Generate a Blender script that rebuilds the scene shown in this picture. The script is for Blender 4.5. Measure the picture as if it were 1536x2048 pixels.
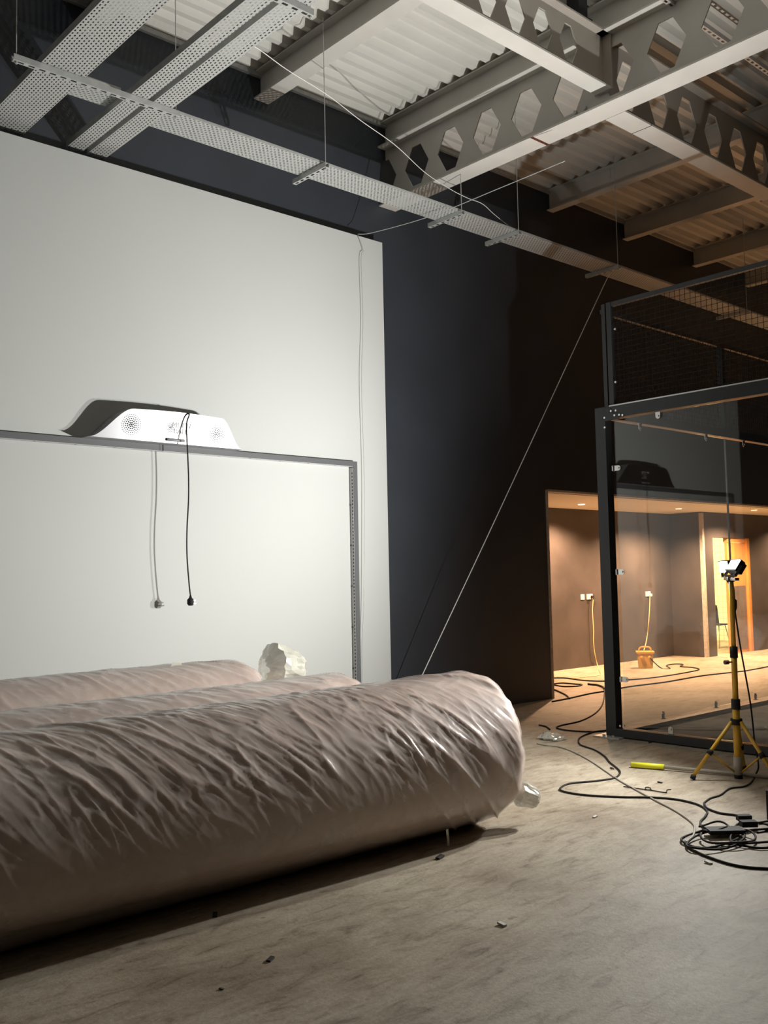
import bpy, bmesh, math, random
import numpy as np
from mathutils import Vector, Matrix

for o in list(bpy.data.objects):
    bpy.data.objects.remove(o)
scene = bpy.context.scene
COL = scene.collection
random.seed(7)

# ------------------------------------------------------------------ camera
FPX, YAW, PITCH, ROLL = 1917.0, math.radians(42.0), math.radians(3.93), math.radians(-1.174)
CAM = Vector((0, 0, 1.5))
_f = Vector((math.sin(YAW) * math.cos(PITCH), math.cos(YAW) * math.cos(PITCH), math.sin(PITCH)))
_r = Vector((math.cos(YAW), -math.sin(YAW), 0))
_u = _r.cross(_f)
_r2 = _r * math.cos(ROLL) + _u * math.sin(ROLL)
_u2 = -_r * math.sin(ROLL) + _u * math.cos(ROLL)
cd = bpy.data.cameras.new('camera')
cd.sensor_fit = 'HORIZONTAL'
cd.sensor_width = 36.0
cd.lens = 36.0 * FPX / 1536.0
cd.clip_start = 0.05
cam = bpy.data.objects.new('camera', cd)
COL.objects.link(cam)
cam.matrix_world = Matrix(((_r2.x, _u2.x, -_f.x, CAM.x), (_r2.y, _u2.y, -_f.y, CAM.y),
                           (_r2.z, _u2.z, -_f.z, CAM.z), (0, 0, 0, 1)))
scene.camera = cam


def surv(px, py, x=None, y=None, z=None):
    """surveyed point: where the sight line of a photo pixel meets a plane of the building"""
    d = _r2 * (px - 768) - _u2 * (py - 1024) + _f * FPX
    if x is not None: t = (x - CAM.x) / d.x
    elif y is not None: t = (y - CAM.y) / d.y
    else: t = (z - CAM.z) / d.z
    return CAM + d * t


# ------------------------------------------------------------------ world, exposure
world = bpy.data.worlds.new('world')
scene.world = world
world.use_nodes = True
world.node_tree.nodes['Background'].inputs[0].default_value = (0.5, 0.55, 0.65, 1)
world.node_tree.nodes['Background'].inputs[1].default_value = 0.003
vs = scene.view_settings
vs.view_transform = 'Standard'
vs.look = 'None'
vs.gamma = 1.0
vs.use_curve_mapping = False
vs.exposure = 0.0
scene.cycles.max_bounces = 8
scene.cycles.diffuse_bounces = 4
scene.cycles.transparent_max_bounces = 24
scene.cycles.caustics_reflective = False
scene.cycles.caustics_refractive = False
scene.cycles.sample_clamp_indirect = 4.0

# light strengths (the lamps themselves are built further down)
LAMP_W = 560.0
LAMP_COL = (1.0, 0.995, 0.955)
WARM_COL = (1.0, 0.59, 0.33)
DOWN_W = 700.0
ROOM_W = 750.0
FAR_W = 72.0

# building planes
W = 7.395       # dark main wall
V = 7.25        # face of the white partition
ZT = 5.08       # underside of the cable trays
ZDECK = 6.38
X0 = 7.50       # plane of the court's front glass
YA = 5.25       # plane of the court's far glass


# ------------------------------------------------------------------ materials
def nodes_of(name):
    m = bpy.data.materials.new(name)
    m.use_nodes = True
    nt = m.node_tree
    return m, nt, nt.nodes['Principled BSDF']


def mat(name, col, rough=0.5, metal=0.0, spec=0.5, var=0.0, vscale=3.0, bump=0.0, bscale=40.0, emit=None, estr=0.0, coat=0.0):
    m, nt, p = nodes_of(name)
    p.inputs['Base Color'].default_value = (*col, 1)
    p.inputs['Roughness'].default_value = rough
    p.inputs['Metallic'].default_value = metal
    p.inputs['Specular IOR Level'].default_value = spec
    p.inputs['Coat Weight'].default_value = coat
    if emit:
        p.inputs['Emission Color'].default_value = (*emit, 1)
        p.inputs['Emission Strength'].default_value = estr
    tc = nt.nodes.new('ShaderNodeTexCoord')
    if var:
        n = nt.nodes.new('ShaderNodeTexNoise')
        n.inputs['Scale'].default_value = vscale
        n.inputs['Detail'].default_value = 5
        nt.links.new(tc.outputs['Object'], n.inputs['Vector'])
        r = nt.nodes.new('ShaderNodeValToRGB')
        r.color_ramp.elements[0].position = 0.3
        r.color_ramp.elements[1].position = 0.7
        r.color_ramp.elements[0].color = (*[c * (1 - var) for c in col], 1)
        r.color_ramp.elements[1].color = (*[min(1, c * (1 + var)) for c in col], 1)
        nt.links.new(n.outputs['Fac'], r.inputs['Fac'])
        nt.links.new(r.outputs['Color'], p.inputs['Base Color'])
    if bump:
        n = nt.nodes.new('ShaderNodeTexNoise')
        n.inputs['Scale'].default_value = bscale
        n.inputs['Detail'].default_value = 4
        nt.links.new(tc.outputs['Object'], n.inputs['Vector'])
        b = nt.nodes.new('ShaderNodeBump')
        b.inputs['Strength'].default_value = bump
        b.inputs['Distance'].default_value = 0.01
        nt.links.new(n.outputs['Fac'], b.inputs['Height'])
        nt.links.new(b.outputs['Normal'], p.inputs['Normal'])
    return m


def emis(name, col, s):
    m = bpy.data.materials.new(name)
    m.use_nodes = True
    nt = m.node_tree
    nt.nodes.clear()
    o = nt.nodes.new('ShaderNodeOutputMaterial')
    e = nt.nodes.new('ShaderNodeEmission')
    e.inputs[0].default_value = (*col, 1)
    e.inputs[1].default_value = s
    nt.links.new(e.outputs[0], o.inputs[0])
    return m


def glass_mat(name, tint):
    m = bpy.data.materials.new(name)
    m.use_nodes = True
    nt = m.node_tree
    nt.nodes.clear()
    o = nt.nodes.new('ShaderNodeOutputMaterial')
    t = nt.nodes.new('ShaderNodeBsdfTransparent')
    t.inputs[0].default_value = (*tint, 1)
    g = nt.nodes.new('ShaderNodeBsdfGlossy')
    g.inputs['Roughness'].default_value = 0.0
    fr = nt.nodes.new('ShaderNodeFresnel')
    ge = nt.nodes.new('ShaderNodeNewGeometry')
    mr = nt.nodes.new('ShaderNodeMapRange')          # same reflectance on the way in and out of the pane
    mr.inputs['To Min'].default_value = 1.66
    mr.inputs['To Max'].default_value = 1 / 1.66
    nt.links.new(ge.outputs['Backfacing'], mr.inputs['Value'])
    nt.links.new(mr.outputs[0], fr.inputs[0])
    mx = nt.nodes.new('ShaderNodeMixShader')
    nt.links.new(fr.outputs[0], mx.inputs[0])
    nt.links.new(t.outputs[0], mx.inputs[1])
    nt.links.new(g.outputs[0], mx.inputs[2])
    nt.links.new(mx.outputs[0], o.inputs[0])
    return m


def film_mat(name, col, fac, rough):
    """thin polythene film: part clear, part milky, with glossy creases"""
    m, nt, p = nodes_of(name)
    p.inputs['Base Color'].default_value = (*col, 1)
    p.inputs['Roughness'].default_value = rough
    p.inputs['Specular IOR Level'].default_value = 1.0
    o = nt.nodes['Material Output']
    tc = nt.nodes.new('ShaderNodeTexCoord')
    n = nt.nodes.new('ShaderNodeTexNoise')
    n.inputs['Scale'].default_value = 7
    n.inputs['Detail'].default_value = 6
    nt.links.new(tc.outputs['Object'], n.inputs['Vector'])
    mr = nt.nodes.new('ShaderNodeMapRange')
    mr.inputs['From Min'].default_value = 0.3
    mr.inputs['From Max'].default_value = 0.7
    mr.inputs['To Min'].default_value = fac - 0.1
    mr.inputs['To Max'].default_value = fac + 0.1
    nt.links.new(n.outputs['Fac'], mr.inputs['Value'])
    n2 = nt.nodes.new('ShaderNodeTexNoise')
    n2.inputs['Scale'].default_value = 26
    n2.inputs['Detail'].default_value = 3
    nt.links.new(tc.outputs['Object'], n2.inputs['Vector'])
    b = nt.nodes.new('ShaderNodeBump')
    b.inputs['Strength'].default_value = 0.12
    b.inputs['Distance'].default_value = 0.004
    nt.links.new(n2.outputs['Fac'], b.inputs['Height'])
    nt.links.new(b.outputs['Normal'], p.inputs['Normal'])
    t = nt.nodes.new('ShaderNodeBsdfTransparent')
    mx = nt.nodes.new('ShaderNodeMixShader')
    nt.links.new(mr.outputs[0], mx.inputs[0])
    nt.links.new(t.outputs[0], mx.inputs[1])
    nt.links.new(p.outputs[0], mx.inputs[2])
    p.inputs['Specular IOR Level'].default_value = 0.0
    g = nt.nodes.new('ShaderNodeBsdfGlossy')           # the film's own gloss, over clear and milky parts alike
    g.inputs['Roughness'].default_value = rough
    nt.links.new(b.outputs['Normal'], g.inputs['Normal'])
    ge = nt.nodes.new('ShaderNodeNewGeometry')
    io = nt.nodes.new('ShaderNodeMapRange')
    io.inputs['To Min'].default_value = 1.6
    io.inputs['To Max'].default_value = 1 / 1.6
    nt.links.new(ge.outputs['Backfacing'], io.inputs['Value'])
    fr = nt.nodes.new('ShaderNodeFresnel')
    nt.links.new(io.outputs[0], fr.inputs[0])
    nt.links.new(b.outputs['Normal'], fr.inputs['Normal'])
    mg = nt.nodes.new('ShaderNodeMixShader')
    nt.links.new(fr.outputs[0], mg.inputs[0])
    nt.links.new(mx.outputs[0], mg.inputs[1])
    nt.links.new(g.outputs[0], mg.inputs[2])
    nt.links.new(mg.outputs[0], o.inputs[0])
    return m


def perforated_mat(name, col, along):
    """galvanised sheet punched with rows of slots (fine perforation, a few mm each)"""
    m, nt, p = nodes_of(name)
    p.inputs['Base Color'].default_value = (*col, 1)
    p.inputs['Roughness'].default_value = 0.45
    p.inputs['Metallic'].default_value = 0.25
    o = nt.nodes['Material Output']
    tc = nt.nodes.new('ShaderNodeTexCoord')
    sp = nt.nodes.new('ShaderNodeSeparateXYZ')
    nt.links.new(tc.outputs['Object'], sp.inputs[0])

    def M(op, a, b=None, c=None):
        n = nt.nodes.new('ShaderNodeMath')
        n.operation = op
        for i, v in enumerate((a, b, c)):
            if v is None: continue
            if isinstance(v, (int, float)): n.inputs[i].default_value = v
            else: nt.links.new(v, n.inputs[i])
        return n.outputs[0]
    U = sp.outputs[1 if along == 'y' else 0]
    Vv = sp.outputs[0 if along == 'y' else 1]

    def holes(pu, pv, hu, hv, ou=0.0, stagger=True):
        row = M('FLOOR', M('DIVIDE', Vv, pv))
        uu = M('DIVIDE', U, pu)
        if stagger:
            uu = M('ADD', uu, M('MULTIPLY', row, 0.5))
        fu = M('SUBTRACT', M('FRACT', M('ADD', uu, ou)), 0.5)
        fv = M('SUBTRACT', M('FRACT', M('DIVIDE', Vv, pv)), 0.5)
        du = M('DIVIDE', M('MULTIPLY', fu, pu), hu)
        dv = M('DIVIDE', M('MULTIPLY', fv, pv), hv)
        d = M('ADD', M('POWER', M('ABSOLUTE', du), 4.0), M('POWER', M('ABSOLUTE', dv), 4.0))
        return M('LESS_THAN', d, 1.0)
    h = holes(0.040, 0.0245, 0.0105, 0.0048)
    geo = nt.nodes.new('ShaderNodeNewGeometry')
    sn = nt.nodes.new('ShaderNodeSeparateXYZ')
    nt.links.new(geo.outputs['True Normal'], sn.inputs[0])
    flat = M('GREATER_THAN', M('ABSOLUTE', sn.outputs[2]), 0.5)
    h = M('MULTIPLY', h, flat)
    t = nt.nodes.new('ShaderNodeBsdfTransparent')
    mx = nt.nodes.new('ShaderNodeMixShader')
    nt.links.new(h, mx.inputs[0])
    nt.links.new(p.outputs[0], mx.inputs[1])
    nt.links.new(t.outputs[0], mx.inputs[2])
    nt.links.new(mx.outputs[0], o.inputs[0])
    return m


def concrete_mat():
    m, nt, p = nodes_of('bare concrete floor')
    p.inputs['Roughness'].default_value = 0.62
    p.inputs['Specular IOR Level'].default_value = 0.35
    tc = nt.nodes.new('ShaderNodeTexCoord')

    def noise(scale, detail, rough=0.55, dist=0.0, vec=None):
        n = nt.nodes.new('ShaderNodeTexNoise')
        n.inputs['Scale'].default_value = scale
        n.inputs['Detail'].default_value = detail
        n.inputs['Roughness'].default_value = rough
        n.inputs['Distortion'].default_value = dist
        nt.links.new(vec or tc.outputs['Object'], n.inputs['Vector'])
        return n.outputs['Fac']

    def ramp(fac, stops):
        r = nt.nodes.new('ShaderNodeValToRGB')
        el = r.color_ramp.elements
        el[0].position, el[0].color = stops[0][0], (*stops[0][1], 1)
        el[1].position, el[1].color = stops[-1][0], (*stops[-1][1], 1)
        for pos, c in stops[1:-1]:
            e = el.new(pos)
            e.color = (*c, 1)
        nt.links.new(fac, r.inputs['Fac'])
        return r.outputs['Color']

    def mul(a, b, f=1.0):
        x = nt.nodes.new('ShaderNodeMix')
        x.data_type = 'RGBA'
        x.blend_type = 'MULTIPLY'
        x.inputs['Factor'].default_value = f
        nt.links.new(a, x.inputs['A'])
        nt.links.new(b, x.inputs['B'])
        return x.outputs['Result']
    base = ramp(noise(1.1, 6, 0.6, 0.4), [(0.28, (0.25, 0.195, 0.14)), (0.46, (0.40, 0.34, 0.26)), (0.75, (0.53, 0.47, 0.37))])
    mp = nt.nodes.new('ShaderNodeMapping')
    mp.inputs['Rotation'].default_value = (0, 0, math.radians(-35))
    mp.inputs['Scale'].default_value = (1.0, 3.2, 1)
    nt.links.new(tc.outputs['Object'], mp.inputs['Vector'])
    stain = ramp(noise(4.5, 8, 0.65, 0.8, mp.outputs[0]), [(0.30, (0.30, 0.25, 0.21)), (0.43, (0.80, 0.77, 0.73)), (0.58, (1, 1, 1))])
    grit = ramp(noise(55, 3, 0.6), [(0.3, (0.82, 0.81, 0.8)), (0.6, (1, 1, 1))])
    spots = ramp(noise(9, 2, 0.5), [(0.22, (0.35, 0.3, 0.26)), (0.29, (1, 1, 1))])
    c = mul(mul(mul(base, stain, 0.8), grit), spots, 0.7)
    nt.links.new(c, p.inputs['Base Color'])
    b = nt.nodes.new('ShaderNodeBump')
    b.inputs['Strength'].default_value = 0.35
    b.inputs['Distance'].default_value = 0.01
    nt.links.new(noise(14, 8, 0.7), b.inputs['Height'])
    nt.links.new(b.outputs['Normal'], p.inputs['Normal'])
    return m


def tile_mat():
    m, nt, p = nodes_of('cream wall tiles')
    p.inputs['Roughness'].default_value = 0.3
    tc = nt.nodes.new('ShaderNodeTexCoord')
    sp = nt.nodes.new('ShaderNodeSeparateXYZ')
    nt.links.new(tc.outputs['Object'], sp.inputs[0])
    ad = nt.nodes.new('ShaderNodeMath')
    nt.links.new(sp.outputs[0], ad.inputs[0])
    nt.links.new(sp.outputs[1], ad.inputs[1])
    mp = nt.nodes.new('ShaderNodeCombineXYZ')
    nt.links.new(ad.outputs[0], mp.inputs[0])
    nt.links.new(sp.outputs[2], mp.inputs[1])
    br = nt.nodes.new('ShaderNodeTexBrick')
    br.offset = 0.0
    br.inputs['Color1'].default_value = (0.75, 0.70, 0.55, 1)
    br.inputs['Color2'].default_value = (0.72, 0.67, 0.52, 1)
    br.inputs['Mortar'].default_value = (0.42, 0.38, 0.28, 1)
    br.inputs['Scale'].default_value = 1
    br.inputs['Mortar Size'].default_value = 0.006
    br.inputs['Brick Width'].default_value = 0.12
    br.inputs['Row Height'].default_value = 0.12
    nt.links.new(mp.outputs[0], br.inputs['Vector'])
    nt.links.new(br.outputs['Color'], p.inputs['Base Color'])
    return m


def wood_mat():
    m, nt, p = nodes_of('orange varnished wood')
    p.inputs['Roughness'].default_value = 0.35
    tc = nt.nodes.new('ShaderNodeTexCoord')
    mp = nt.nodes.new('ShaderNodeMapping')
    mp.inputs['Scale'].default_value = (14, 14, 0.8)
    nt.links.new(tc.outputs['Object'], mp.inputs['Vector'])
    n = nt.nodes.new('ShaderNodeTexNoise')
    n.inputs['Scale'].default_value = 2.0
    n.inputs['Detail'].default_value = 5
    nt.links.new(mp.outputs[0], n.inputs['Vector'])
    r = nt.nodes.new('ShaderNodeValToRGB')
    r.color_ramp.elements[0].position = 0.3
    r.color_ramp.elements[1].position = 0.7
    r.color_ramp.elements[0].color = (0.55, 0.24, 0.07, 1)
    r.color_ramp.elements[1].color = (0.70, 0.34, 0.11, 1)
    nt.links.new(n.outputs['Fac'], r.inputs['Fac'])
    nt.links.new(r.outputs['Color'], p.inputs['Base Color'])
    return m


M = dict(
    navy=mat('dark navy wall paint', (0.036, 0.042, 0.053), 0.45, spec=0.5, var=0.10, vscale=1.5, bump=0.05, bscale=20),
    white=mat('white wall paint', (0.55, 0.56, 0.545), 0.75, spec=0.2, var=0.012, vscale=0.8),
    char=mat('charcoal recess paint', (0.068, 0.059, 0.057), 0.42, var=0.22, vscale=2.2),
    soffit=mat('pale plaster soffit', (0.78, 0.72, 0.62), 0.7),
    bead=mat('bare plaster bead', (0.45, 0.40, 0.34), 0.7, var=0.2, vscale=20),
    concrete=concrete_mat(),
    slab=mat('slate grey court underlay', (0.15, 0.178, 0.21), 0.8, var=0.15, vscale=5),
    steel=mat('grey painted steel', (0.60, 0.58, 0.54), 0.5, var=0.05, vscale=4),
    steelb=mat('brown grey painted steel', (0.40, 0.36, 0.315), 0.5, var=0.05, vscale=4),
    deck=mat('pale profiled roof sheet', (0.66, 0.645, 0.60), 0.45, var=0.08, vscale=1.2),
    galv=mat('galvanised steel', (0.52, 0.53, 0.52), 0.4, metal=0.35, var=0.1, vscale=15),
    trayx=perforated_mat('perforated galvanised tray along wall', (0.50, 0.51, 0.50), 'x'),
    trayy=perforated_mat('perforated galvanised tray across room', (0.52, 0.525, 0.51), 'y'),
    black=mat('black powder coat', (0.020, 0.021, 0.023), 0.42),
    meshb=mat('dark wire coating', (0.007, 0.007, 0.007), 0.7, spec=0.2),
    blackm=mat('matt black plastic', (0.014, 0.014, 0.015), 0.7, spec=0.3),
    rubber=mat('dark rubber cable', (0.022, 0.019, 0.017), 0.7, spec=0.25),
    chrome=mat('bright stainless', (0.75, 0.75, 0.73), 0.22, metal=1.0),
    glass=glass_mat('clear toughened glass', (0.955, 0.965, 0.96)),
    yellow=mat('yellow painted tube', (0.62, 0.36, 0.03), 0.4, var=0.12, vscale=12),
    yellowp=mat('yellow moulded plastic', (0.70, 0.42, 0.08), 0.5, var=0.08, vscale=20),
    fluoro=mat('fluorescent yellow plastic', (0.80, 0.80, 0.03), 0.4),
    ycable=mat('pale yellow cable sheath', (0.75, 0.62, 0.26), 0.5),
    wcable=mat('white cable sheath', (0.78, 0.77, 0.74), 0.5),
    rope=mat('pale cord', (0.80, 0.80, 0.77), 0.6),
    grey=mat('grey tube', (0.38, 0.35, 0.30), 0.5),
    housing=mat('satin dark metal housing', (0.13, 0.13, 0.135), 0.36, metal=0.85),
    shell=mat('charcoal shell plastic', (0.24, 0.24, 0.26), 0.5),
    frame=mat('anthracite frame profile', (0.11, 0.115, 0.12), 0.45),
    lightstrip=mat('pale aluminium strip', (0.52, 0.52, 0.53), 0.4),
    ledcap=mat('dark sensor window', (0.03, 0.03, 0.05), 0.3),
    print_=mat('pale printed lettering', (0.52, 0.52, 0.52), 0.5),
    dot=mat('black hole', (0.01, 0.01, 0.01), 0.8),
    core=mat('pink brown roll backing', (0.50, 0.35, 0.29), 0.65, var=0.12, vscale=2.0),
    film=film_mat('clear polythene wrap', (0.78, 0.73, 0.68), 0.30, 0.17),
    filmc=film_mat('crumpled clear polythene', (0.62, 0.61, 0.53), 0.62, 0.14),
    lens=emis('lit lamp lens', (1.0, 0.99, 0.95), 60.0),
    warmlens=emis('warm lamp lens', (1.0, 0.66, 0.36), 4.0),
    wood=wood_mat(),
    tile=tile_mat(),
    bottom=mat('grey kick panel', (0.22, 0.19, 0.17), 0.35, metal=0.3, var=0.2, vscale=6),
    cream=mat('cream paint', (0.75, 0.68, 0.48), 0.6),
    socket=mat('white socket plate', (0.8, 0.78, 0.74), 0.35),
    tape=mat('dark red tape', (0.10, 0.025, 0.02), 0.5),
    debris=mat('dark debris', (0.03, 0.022, 0.018), 0.8),
    paled=mat('pale debris', (0.55, 0.52, 0.46), 0.7),
)

# ------------------------------------------------------------------ mesh helpers
BASE = {}


class MB:
    def __init__(s):
        s.v, s.f = [], []

    def add(s, vs_, fs_):
        o = len(s.v)
        s.v += [tuple(map(float, q)) for q in vs_]
        s.f += [tuple(i + o for i in q) for q in fs_]
        return s

    def box(s, x0, x1, y0, y1, z0, z1):
        return s.add([(x0, y0, z0), (x1, y0, z0), (x1, y1, z0), (x0, y1, z0), (x0, y0, z1), (x1, y0, z1), (x1, y1, z1), (x0, y1, z1)],
                     [(0, 3, 2, 1), (4, 5, 6, 7), (0, 1, 5, 4), (1, 2, 6, 5), (2, 3, 7, 6), (3, 0, 4, 7)])

    def obox(s, c, ax, ay, az, hx, hy, hz):
        c = Vector(c)
        ax, ay, az = Vector(ax).normalized() * hx, Vector(ay).normalized() * hy, Vector(az).normalized() * hz
        vv = [c + ax * i + ay * j + az * k for k in (-1, 1) for j in (-1, 1) for i in (-1, 1)]
        return s.add(vv, [(0, 2, 3, 1), (4, 5, 7, 6), (0, 1, 5, 4), (1, 3, 7, 5), (3, 2, 6, 7), (2, 0, 4, 6)])

    def tube(s, pts, r, n=8, caps=True):
        pts = [Vector(p) for p in pts]
        rs = r if isinstance(r, (list, tuple)) else [r] * len(pts)
        ref = None
        rings = []
        for i, p in enumerate(pts):
            d = (pts[min(i + 1, len(pts) - 1)] - pts[max(i - 1, 0)])
            if d.length < 1e-9: d = Vector((0, 0, 1))
            d.normalize()
            if ref is None:
                ref = Vector((0, 0, 1)) if abs(d.z) < 0.9 else Vector((1, 0, 0))
            a = (ref - d * ref.dot(d))
            if a.length < 1e-6: a = d.orthogonal()
            a.normalize()
            b = d.cross(a)
            ref = a
            rings.append([p + (a * math.cos(2 * math.pi * k / n) + b * math.sin(2 * math.pi * k / n)) * rs[i] for k in range(n)])
        o = [q for g in rings for q in g]
        fs_ = []
        for i in range(len(pts) - 1):
            for k in range(n):
                fs_.append((i * n + k, i * n + (k + 1) % n, (i + 1) * n + (k + 1) % n, (i + 1) * n + k))
        if caps:
            fs_.append(tuple(range(n))[::-1])
            fs_.append(tuple((len(pts) - 1) * n + k for k in range(n)))
        return s.add(o, fs_)

    def plate(s, polys, origin, eu, ev, en, th):
        """2D polygons (sharing vertices) given thickness th along en"""
        origin, eu, ev, en = Vector(origin), Vector(eu), Vector(ev), Vector(en)
        idx, pts, fc = {}, [], []
        for poly in polys:
            g = []
            for (u, v) in poly:
                k = (round(u, 5), round(v, 5))
                if k not in idx:
                    idx[k] = len(pts)
                    pts.append(k)
                g.append(idx[k])
            fc.append(g)
        n = len(pts)
        vv = [origin + eu * u + ev * v + en * (th / 2) for u, v in pts] + [origin + eu * u + ev * v - en * (th / 2) for u, v in pts]
        cnt = {}
        for g in fc:
            for i in range(len(g)):
                e = (g[i], g[(i + 1) % len(g)])
                cnt[frozenset(e)] = cnt.get(frozenset(e), []) + [e]
        ff = [tuple(g) for g in fc] + [tuple(i + n for i in g[::-1]) for g in fc]
        for k, es in cnt.items():
            if len(es) == 1:
                a, b = es[0]
                ff.append((b, a, a + n, b + n))
        return s.add(vv, ff)

    def build(s, name, material, parent=None, smooth=False, loc=None, fix=False):
        off = Vector(BASE.get(parent.name, (0, 0, 0))) if parent else Vector(loc or (0, 0, 0))
        me = bpy.data.meshes.new(name)
        me.from_pydata([tuple(Vector(q) - off) for q in s.v], [], s.f)
        me.update()
        if fix:
            b = bmesh.new()
            b.from_mesh(me)
            bmesh.ops.recalc_face_normals(b, faces=b.faces)
            b.to_mesh(me)
            b.free()
        if smooth:
            for p in me.polygons: p.use_smooth = True
        me.materials.append(M[material] if isinstance(material, str) else material)
        o = bpy.data.objects.new(name, me)
        COL.objects.link(o)
        if parent: o.parent = parent
        else: o.location = off
        BASE[o.name] = tuple(off)
        return o


def tag(o, label, cat, group=None):
    o['label'] = label
    o['category'] = cat
    if group: o['group'] = group
    return o


def thing(name, label, cat, loc, group=None):
    e = bpy.data.objects.new(name, None)
    e.location = loc
    e.empty_display_size = 0.1
    COL.objects.link(e)
    BASE[e.name] = tuple(loc)
    return tag(e, label, cat, group)


def struct(o):
    o['kind'] = 'structure'
    return o


def spline(pts, n=8):
    P = [Vector(p) for p in pts]
    if len(P) < 3: return P
    out = []
    for i in range(len(P) - 1):
        p0, p1, p2, p3 = P[max(i - 1, 0)], P[i], P[i + 1], P[min(i + 2, len(P) - 1)]
        for k in range(n):
            t = k / n
            out.append(0.5 * ((2 * p1) + (p2 - p0) * t + (2 * p0 - 5 * p1 + 4 * p2 - p3) * t * t + (3 * p1 - p0 - 3 * p2 + p3) * t ** 3))
    out.append(P[-1])
    return out


def spot(name, parent, loc, target, watts, col, angle, blend, radius):
    l = bpy.data.lights.new(name, 'SPOT')
    l.energy = watts
    l.color = col
    l.spot_size = math.radians(angle)
    l.spot_blend = blend
    l.shadow_soft_size = radius
    o = bpy.data.objects.new(name, l)
    COL.objects.link(o)
    off = Vector(BASE.get(parent.name, (0, 0, 0))) if parent else Vector()
    o.location = Vector(loc) - off
    d = Vector(target) - Vector(loc)
    o.rotation_euler = d.to_track_quat('-Z', 'Y').to_euler()
    if parent: o.parent = parent
    return o


# ================================================================== SETTING
struct(MB().box(-6, 20.5, -5, 13.2, -0.15, 0).build('floor', 'concrete'))
XJ, ZL = 9.375, 2.53          # jamb and lintel of the wide opening
YB = 9.45                     # back of the recess
XP, YD = 15.45, 8.80          # step in the recess, plane of the door wall
wm = MB()
wm.box(-6, XJ, W, W + 0.22, 0, 6.6)
wm.box(XJ, 20.5, W, W + 0.22, ZL, 6.6)
struct(wm.build('wall_back', 'navy'))
struct(MB().box(1.10, 6.58, V, W, 0, 4.99).build('wall_partition', 'white'))
struct(MB().box(-6.2, -6, -5, W + 0.2, 0, 6.6).build('wall_left', 'navy'))
struct(MB().box(-6, 20.5, -5.2, -5, 0, 6.6).build('wall_front', 'navy'))
struct(MB().box(20.5, 20.7, -5, 13.2, 0, 6.6).build('wall_right', 'navy'))
# recess: back wall, left cheek, step, door wall
struct(MB().box(XJ - 0.2, XP + 0.2, YB, YB + 0.2, 0, 2.75).build('wall_recess', 'char'))
struct(MB().box(XJ - 0.22, XJ, W + 0.22, YB, 0, 2.75).build('wall_cheek', 'char'))
struct(MB().box(XP, XP + 0.2, YD + 0.15, YB, 0, 2.75).build('wall_step', 'char'))
DX0, DX1, DZ = 15.80, 17.15, 2.10
dm = MB()
dm.box(XP, DX0, YD, YD + 0.15, 0, 2.75)
dm.box(DX1, 20.5, YD, YD + 0.15, 0, 2.75)
dm.box(DX0, DX1, YD, YD + 0.15, DZ, 2.75)
struct(dm.build('wall_doorway', 'char'))
struct(MB().box(XJ - 0.2, 20.5, W + 0.02, YB + 0.2, ZL + 0.02, ZL + 0.12).build('ceiling_recess', 'soffit'))
# beads and edge trims
struct(MB().box(XJ - 0.045, XJ + 0.002, W - 0.006, W + 0.002, 0.0, ZL + 0.01).build('trim_1', 'bead'))
struct(MB().box(XJ, 20.5, W - 0.006, W + 0.1, ZL - 0.008, ZL + 0.018).build('trim_2', 'bead'))
struct(MB().box(XP - 0.008, XP + 0.06, YD - 0.008, YD + 0.05, 0, ZL).build('trim_3', 'bead'))
struct(MB().box(-6, 20.5, W - 0.035, W, ZDECK - 0.05, ZDECK + 0.0).build('trim_4', 'galv'))
# lit room behind the door
struct(MB().box(XP + 0.2, 19.5, 12.6, 12.75, 0, 2.75).build('wall_tiled', 'tile'))
sm = MB()
sm.box(XP + 0.0, XP + 0.2, YB, 12.7, 0, 2.75)
sm.box(19.3, 19.5, YD + 0.15, 12.7, 0, 2.75)
struct(sm.build('wall_room_sides', 'tile'))
struct(MB().box(XP, 19.5, YD + 0.15, 12.75, 2.6, 2.7).build('ceiling_room', 'cream'))

# roof deck: profiled sheets between purlin lines, ridges running along the wall
roof = bpy.data.objects.new('ceiling', None)
COL.objects.link(roof)
struct(roof)
BASE['ceiling'] = (0, 0, 0)
edges = [-6.0, -3.2, -1.5, 0.1, 1.75, 3.40, 5.15, 6.79, 8.2, 9.56, 11.22, 13.05, 14.67, 16.3, 17.9, 20.5]
pitch, amp = 0.17, 0.055
prof = []
yy = W - 0.01
while yy > -5:
    for du, zz in ((0.0, 0), (0.055, 0), (0.085, amp), (0.14, amp)):
        prof.append((yy - du, ZDECK + zz))
    yy -= pitch
for i in range(len(edges) - 1):
    a, b = edges[i] - 0.02, edges[i + 1] + 0.02
    lift = 0.004 * (i % 2)
    m_ = MB()
    n = len(prof)
    vv = [(a, y, z + lift) for y, z in prof] + [(b, y, z + lift) for y, z in prof]
    vv += [(a, y, z + lift + 0.0015) for y, z in prof] + [(b, y, z + lift + 0.0015) for y, z in prof]
    ff = [(k, k + 1, n + k + 1, n + k) for k in range(n - 1)] + [(2 * n + k, 3 * n + k, 3 * n + k + 1, 2 * n + k + 1) for k in range(n - 1)]
    m_.add(vv, ff)
    m_.build('roof_sheet', 'deck', roof)
struct(MB().box(-6.2, 20.7, -5.2, W + 0.3, 6.6, 6.7).build('ceiling_cap', 'navy'))

# court floor
struct(MB().box(X0 + 0.06, 20.5, -5, YA - 0.05, 0, 0.012).build('floor_court', 'slab'))

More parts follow.
